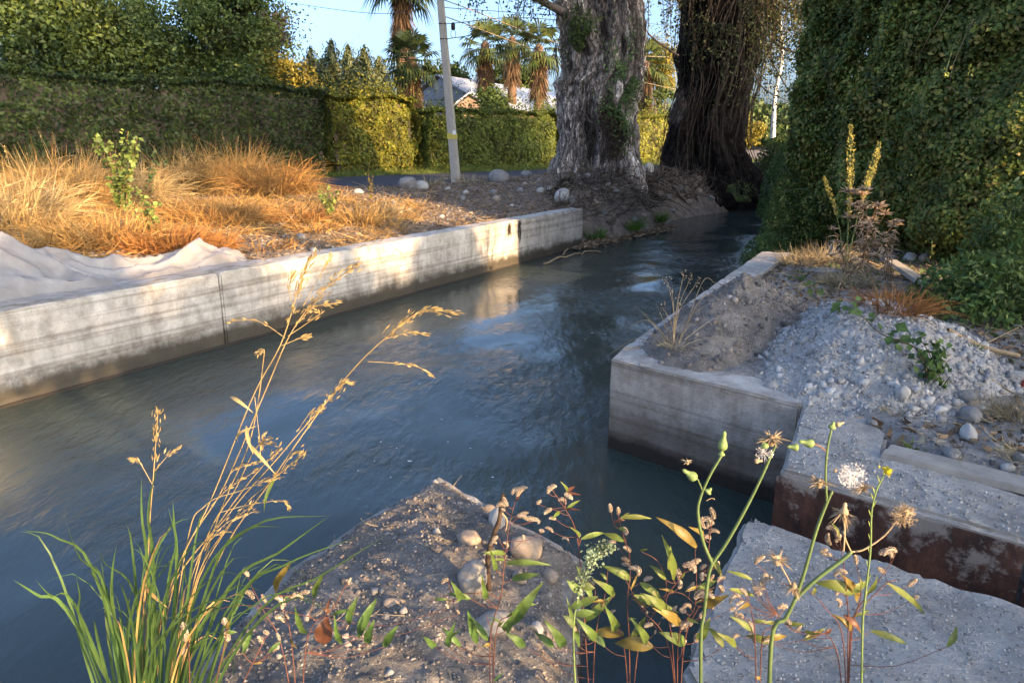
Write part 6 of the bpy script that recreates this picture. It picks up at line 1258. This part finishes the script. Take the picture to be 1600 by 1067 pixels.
stem(t, [(1113,880), (1100,850), (1092,815), (1092,785), (1108,745), (1127,712)], .0045, .0032, 'green_stem', 24); stem(t, [(1113,880), (1135,848), (1165,795), (1190,745), (1206,708)], .0045, .0036, 'green_stem', 24)
stem(t, [(1097,765), (1093,755), (1088,745)], .002, .002, 'green_stem', 6); bud(t, 1127, 712, .0075, 0, L_=.8); bud(t, 1128, 704, .0105, 3, L_=2.0); bud(t, 1088, 748, .0105, -55, L_=1.7); bud(t, 1104, 770, .0085, 40, L_=.8)
dry_head(t, 1074, 722, .008, 14, mat='dry_head'); stem(t, [(1104,782), (1112,778), (1117,780)], .001, .0006, 'dead_stem', 5)
dry_head(t, 1205, 688, .018, 46); down_ball(t, 1194, 708, .018, 60); bud(t, 1196, 700, .009, -20, L_=1.1); stem(t, [(1206,708), (1212,695), (1208,690)], .003, .002, 'green_stem', 6); bud(t, 1178, 720, .006, 90, mat='dry_head'); 
t = plant('sow_thistle', 'middle sow thistle with two green side buds above the steel wall', 'weed', 1200, 1.42)
stem(t, [np.zeros(3), (1205,1005), (1228,965), (1243,935)], .0062, .0055, 'green_stem', 16); stem(t, [(1243,935), (1258,890), (1275,830), (1290,790), (1300,768)], .0048, .0038, 'green_stem', 20)
stem(t, [(1292,785), (1290,740), (1293,700), (1299,672)], .0032, .0028, 'green_stem', 16); bud(t, 1299, 670, .0085, 10, L_=.9); bud(t, 1306, 664, .0055, 70, mat='dry_head'); stem(t, [(1291,705), (1280,696), (1270,694)], .002, .0018, 'brown_stem', 6)
bud(t, 1272, 694, .0095, -78, L_=1.7); bud(t, 1248, 699, .008, -85, L_=1.5); dry_head(t, 1280, 755, .015, 34); dry_head(t, 1305, 735, .006, 12)
stem(t, [(1243,935), (1275,905), (1315,875), (1330,862)], .0055, .005, 'green_stem', 14); stem(t, [(1330,862), (1350,858), (1380,838), (1400,815)], .0026, .002, 'dead_stem', 14)
down_ball(t, 1412, 806, .026, 170, mat='dry_head'); dry_head(t, 1416, 800, .012, 22); down_ball(t, 1332, 742, .028, 150); stem(t, [(1318,860), (1320,830), (1318,812)], .0026, .002, 'dead_stem', 10); dry_head(t, 1318, 800, .017, 40, downw=True); bud(t, 1318, 806, .0095, 0, mat='dry_head', L_=1.6)
dry_head(t, 1350, 762, .012, 24); down_ball(t, 1338, 765, .012, 60, mat='dry_head'); stem(t, [(1330,862), (1322,845), (1318,830)], .002, .002, 'dead_stem', 6); stem(t, [(1243,930), (1232,905), (1218,880)], .002, .0016, 'dead_stem', 8); dry_head(t, 1214, 875, .018, 40); dry_head(t, 1240, 915, .014, 40, downw=True)
t = plant('mustard_stalk', 'thin wavy yellow green stalk topped by a small yellow flower', 'weed', 1345, 1.40)
c = stem(t, [np.zeros(3), (1347,1005), (1352,930), (1360,860), (1362,800), (1370,765), (1384,738)], .0034, .0016, 'bud_green', 40); 
for k in range(5, 38, 2): 
    o = c[k]; lance_leaf(t, o, o+np.array([rng.choice([-1, 1])*.008, 0, .018]), .003, 'weed_leaf', 0, name='seed_pod', seg=4)
C = pt(t, 1386, 736)+rng.normal(0, .004, (26, 3)); part('flower', *leaves_np(C, .011, None, 1, .8), 'mustard', t, local=True)['kind'] = 'stuff'
# dark dead twig on the near block
t = plant('dead_twig', 'thick dark dead twig standing beside the white broken stone', 'twig', 765, 2.1); t.location.z = .03
stem(t, [np.zeros(3), (762,875), (768,845), (780,812), (783,790), (786,772)], .010, .008, 'dark_twig', 16); stem(t, [(783,800), (792,812), (790,830)], .004, .002, 'dead_stem', 8)
# goosefoot
t = plant('goosefoot', 'pale grey green goosefoot with a mealy seed plume beside the side channel', 'weed', 905, 1.55)
c = stem(t, [np.zeros(3), (896,1000), (902,940), (915,895), (935,858), (952,850)], .0032, .0014, 'bud_green', 24)
for (x, y, r, n) in ((905,920,.016,60),(912,900,.018,90),(922,880,.02,110),(933,862,.02,110),(946,853,.016,80),(956,855,.012,50),(925,865,.013,50)):
    C = pt(t, x, y)+rng.normal(0, r*.5, (n, 3)); part('seed_plume', *leaves_np(C, .0085, None, 1, .8), 'grey_green', t, local=True)['kind'] = 'stuff'
for (a_, b_, c_, d_) in ((905,925,885,905),(905,945,935,930),(908,915,930,918),(900,960,930,955),(898,975,880,960),(912,940,890,950)): lance_leaf(t, pt(t, a_, b_), pt(t, c_, d_), .020, 'knot_leaf', .08)
# ---- the big grass tuft, golden stalks and green blades
t = plant('grass_tuft', 'big clump of green grass with tall golden stalks at the lower left', 'grass tuft', 235, 1.55); t.location = tuple(root_at(235, 1.55, -.06)); k_ = FPX/1.65
def stalk(pts, head, nsp=60, side=(), r=.0018):
    c = stem(t, [pt(t, pts[0][0], pts[0][1])*1.0]+[tuple(q)+(-.02*i,) for i, q in enumerate(pts[1:], 1)], r, .0011, 'gold_stalk', 36, name='stalk')
    d = np.gradient(c, axis=0); items = []
    s = head+(1-head)*rng.random(nsp); i0 = (s*35).astype(int)
    Dr = unit(d[i0]); C = c[i0]+rng.normal(0, .0045, (nsp, 3))+Dr*.006
    N = rand_dirs(nsp); A = unit(Dr+rng.normal(0, .22, (nsp, 3))); S = unit(np.cross(A, N)); L_ = rng.uniform(.012, .02, nsp)[:, None]; w_ = .0018
    V = np.stack([C, C+S*w_+A*L_*.45, C+A*L_, C-S*w_+A*L_*.45, C+np.cross(S, A)*w_+A*L_*.45], 1).reshape(-1, 3); b_ = np.arange(nsp)[:, None]*5
    F = np.concatenate([b_+[[0, 1, 4]], b_+[[4, 1, 2]], b_+[[0, 4, 3]], b_+[[4, 2, 3]]]); part('seed_head', V, F, 'gold_stalk', t, local=True)['kind'] = 'stuff'
    return c
def branchlet(pts, nsp=26, dd=-.06): 
    c = stem(t, [tuple(q)+(dd,) for q in pts], .0009, .0006, 'gold_stalk', 14, name='stalk_branch')
    d = unit(np.gradient(c, axis=0)); i0 = rng.integers(5, 14, nsp); A = unit(d[i0]+rng.normal(0, .18, (nsp, 3))); C = c[i0]+rng.normal(0, .0022, (nsp, 3)); S = unit(np.cross(A, rand_dirs(nsp))); L_ = rng.uniform(.010, .017, nsp)[:, None]; w_ = .0017
    V = np.stack([C, C+S*w_+A*L_*.45, C+A*L_, C-S*w_+A*L_*.45], 1).reshape(-1, 3); b_ = np.arange(nsp)[:, None]*4
    part('seed_head', V, np.concatenate([b_+[[0, 1, 2]], b_+[[0, 2, 3]]]), 'gold_stalk', t, local=True)['kind'] = 'stuff'
stalk([(215,1180),(262,930),(330,780),(395,620),(440,535),(470,440),(492,395)], .72, 70)
stalk([(225,1180),(275,900),(350,760),(415,610),(455,520),(505,455),(560,412)], .7, 80)
stalk([(250,1180),(330,900),(430,742),(505,635),(560,568),(610,522),(660,486),(714,490)], .70, 90)
stalk([(240,1180),(300,900),(360,800),(430,720),(490,650),(535,600)], .72, 60)
stalk([(235,1180),(300,930),(370,805),(420,755),(478,706)], .75, 36)
stalk([(222,1180),(232,860),(240,740),(247,640)], .68, 44, r=.002)
stalk([(205,1180),(260,940),(340,820),(400,740),(440,700)], .8, 24, r=.002); stalk([(255,1180),(310,880),(370,760),(400,700),(425,690)], .8, 24, r=.002)
stalk([(245,1180),(290,860),(320,790),(380,765),(430,745)], .85, 20, r=.0018); stalk([(230,1180),(330,840),(390,690),(412,560),(408,548)], .9, 14, r=.0018); stalk([(260,1180),(300,930),(350,830),(392,790)], .85, 14, r=.0016)
for pts in (((445,528),(420,510),(395,500),(362,502)), ((450,525),(480,505),(500,490),(484,485)), ((470,500),(490,480),(525,474)), ((455,470),(452,450),(458,430)), ((478,470),(500,430),(515,405)), ((575,565),(610,567),(650,572),(675,587)), ((600,530),(640,520),(670,524)), ((520,610),(535,598),(545,598)), ((470,665),(485,645),(500,640)), ((432,745),(455,712),(470,708)), ((345,800),(390,788),(440,782),(450,792)), ((330,790),(355,765),(400,735)), ((240,760),(218,722),(208,718)), ((242,735),(262,712),(278,700)), ((398,620),(408,700),(412,680)), ((300,880),(350,820),(395,800)), ((350,760),(365,735),(402,722)), ((440,540),(465,530),(480,525)), ((320,860),(332,838),(360,830))): branchlet(pts)
for x0, y0, x1, y1, m_ in ((372,690,400,660,'gold_stalk'),(385,690,430,735,'gold_stalk'),(432,745,412,795,'knot_leaf'),(225,915,262,945,'straw'),(360,620,395,640,'gold_stalk'),(385,665,395,705,'gold_stalk')):
    lance_leaf(t, pt(t, x0, y0, -.05), pt(t, x1, y1, -.08), .008, m_, .2, name='dry_leaf')
def blade(x0, y0, pts, w_, mat='blade_green', seg=14, dd=-.05):
    c = curve([pt(t, x0, y0)]+[pt(t, *q, dd*(i+1)) for i, q in enumerate(pts)], seg+1); T = unit(np.gradient(c, axis=0)); s = unit(np.cross(T, np.array([.15, -1., .3])+rng.normal(0, .25, 3))); k = np.linspace(0, 1, seg+1)
    w_ = w_*.5*(1-k**2.2)*(.55+.45*np.minimum(1, k*4)); nn = np.cross(s, T); V = np.stack([c-s*w_[:, None]+nn*w_[:, None]*.3, c, c+s*w_[:, None]+nn*w_[:, None]*.3], 1).reshape(-1, 3)
    F = [(3*i+j, 3*i+j+1, 3*i+j+4, 3*i+j+3) for i in range(seg) for j in (0, 1)]; part('blade', V, np.array(F), mat, t, True, local=True)
for x0, pts, w_ in ((225,[(150,900),(90,840),(35,828)],.0075),(215,[(170,930),(125,870),(102,812)],.009),(235,[(215,940),(165,880),(155,860)],.008),(245,[(232,900),(222,810),(221,745)],.008),(250,[(240,890),(232,800),(248,720)],.010),(262,[(275,900),(272,820),(270,780)],.007),(240,[(262,920),(275,850),(262,790)],.007),(255,[(310,920),(400,820),(520,805)],.008),(270,[(350,930),(440,860),(520,802)],.008),(280,[(370,940),(450,880),(570,835)],.007),(285,[(400,960),(500,900),(610,832)],.006),(265,[(330,900),(380,830),(445,822)],.007),(230,[(110,960),(60,930),(20,905)],.010),(200,[(120,950),(80,930),(55,905)],.008),(180,[(130,985),(125,930),(118,895)],.007),(190,[(178,960),(175,900),(182,850)],.008)): blade(x0*.6+95, 1180, pts, w_)
for k in range(62):
    x0 = rng.normal(240, 56); f_ = rng.normal(.15+(x0-235)/160, .55); h_ = rng.uniform(70, 260)*(1-.25*abs(f_)); x1 = x0+f_*h_*1.1; y1 = 1035-h_
    blade(235+(x0-235)*.5, 1180, [(235+(x0-235)*.85, 1060), (x0+f_*h_*.25, 1035-h_*.5), (x0+f_*h_*.7, 1035-h_*.9), (x1, y1+max(0, abs(f_)-.3)*h_*.35)], rng.uniform(.004, .009), 'blade_green' if rng.random() < .87 else 'straw', 9, rng.uniform(-.09, .05))
# more grass low in front of the block
for px, D, n, h, l in ((120,1.4,130,.3,'green grass in the bottom left corner'),(400,1.6,90,.3,'fine green grass arching over the left rim of the near block'),(40,1.38,60,.2,'thin grass at the far bottom left')):
    p = root_at(px, D, -.08); tuft('green_grass', l, p.x, p.y, p.z, n, h, 'blade_green', .10, .7, .006, .5, cat='grass tuft')
# foam flecks drifting on the water
def fleck(px, py, s):
    p = P(px, py, z=-.668); n = 9; a = np.linspace(0, 6.283, n, endpoint=False); r = s*rng.uniform(.5, 1.1, n); V = np.vstack([np.stack([r*np.cos(a)*1.6, r*np.sin(a), 0*a], 1), [[0, 0, s*.25]], np.stack([r*.9*np.cos(a)*1.6, r*.9*np.sin(a), 0*a-s*.2], 1)]); F = [(i, (i+1) % n, n) for i in range(n)]
    o = link('foam_fleck', mesh_np('foam_fleck', V, np.array(F), 'foam', True)); o.location = p; tag(o, 'tiny white foam fleck drifting on the dark water', 'foam', 'foam flecks on the canal')
for (x, y, s_) in ((640,720,.010),(560,735,.006),(610,745,.005),(700,690,.005),(735,700,.006),(790,690,.004),(925,520,.010),(945,522,.007),(915,530,.008),(905,515,.006),(940,508,.006),(770,745,.006),(720,620,.005),(655,600,.006),(595,690,.006),(530,450,.008),(860,560,.006),(690,655,.005),(745,650,.005),(1010,440,.01),(620,700,.005),(585,720,.004)): fleck(x, y, s_)
# driftwood rim by the end of the wall
for pts, r0, l in ((((850,412),(880,402),(905,396)), .02, 'pale drifted stick at the end of the canal wall'), (((880,398),(893,380),(898,376)), .02, 'short stick poking up at the wall end'), (((905,396),(925,392),(940,394)), .016, 'dark drifted twig among leaves at the bank foot')):
    w_ = [tuple(P(x, y, z=-.655+.03*i*(r0 > .018))) for i, (x, y) in enumerate(pts)]; o = link('driftwood', mesh_np('driftwood', *tube_np(curve(w_, 10)+rng.normal(0, .01, (10, 3)), np.linspace(r0, r0*.5, 10), 6), 'dead_stem', True)); tag(o, l, 'driftwood')
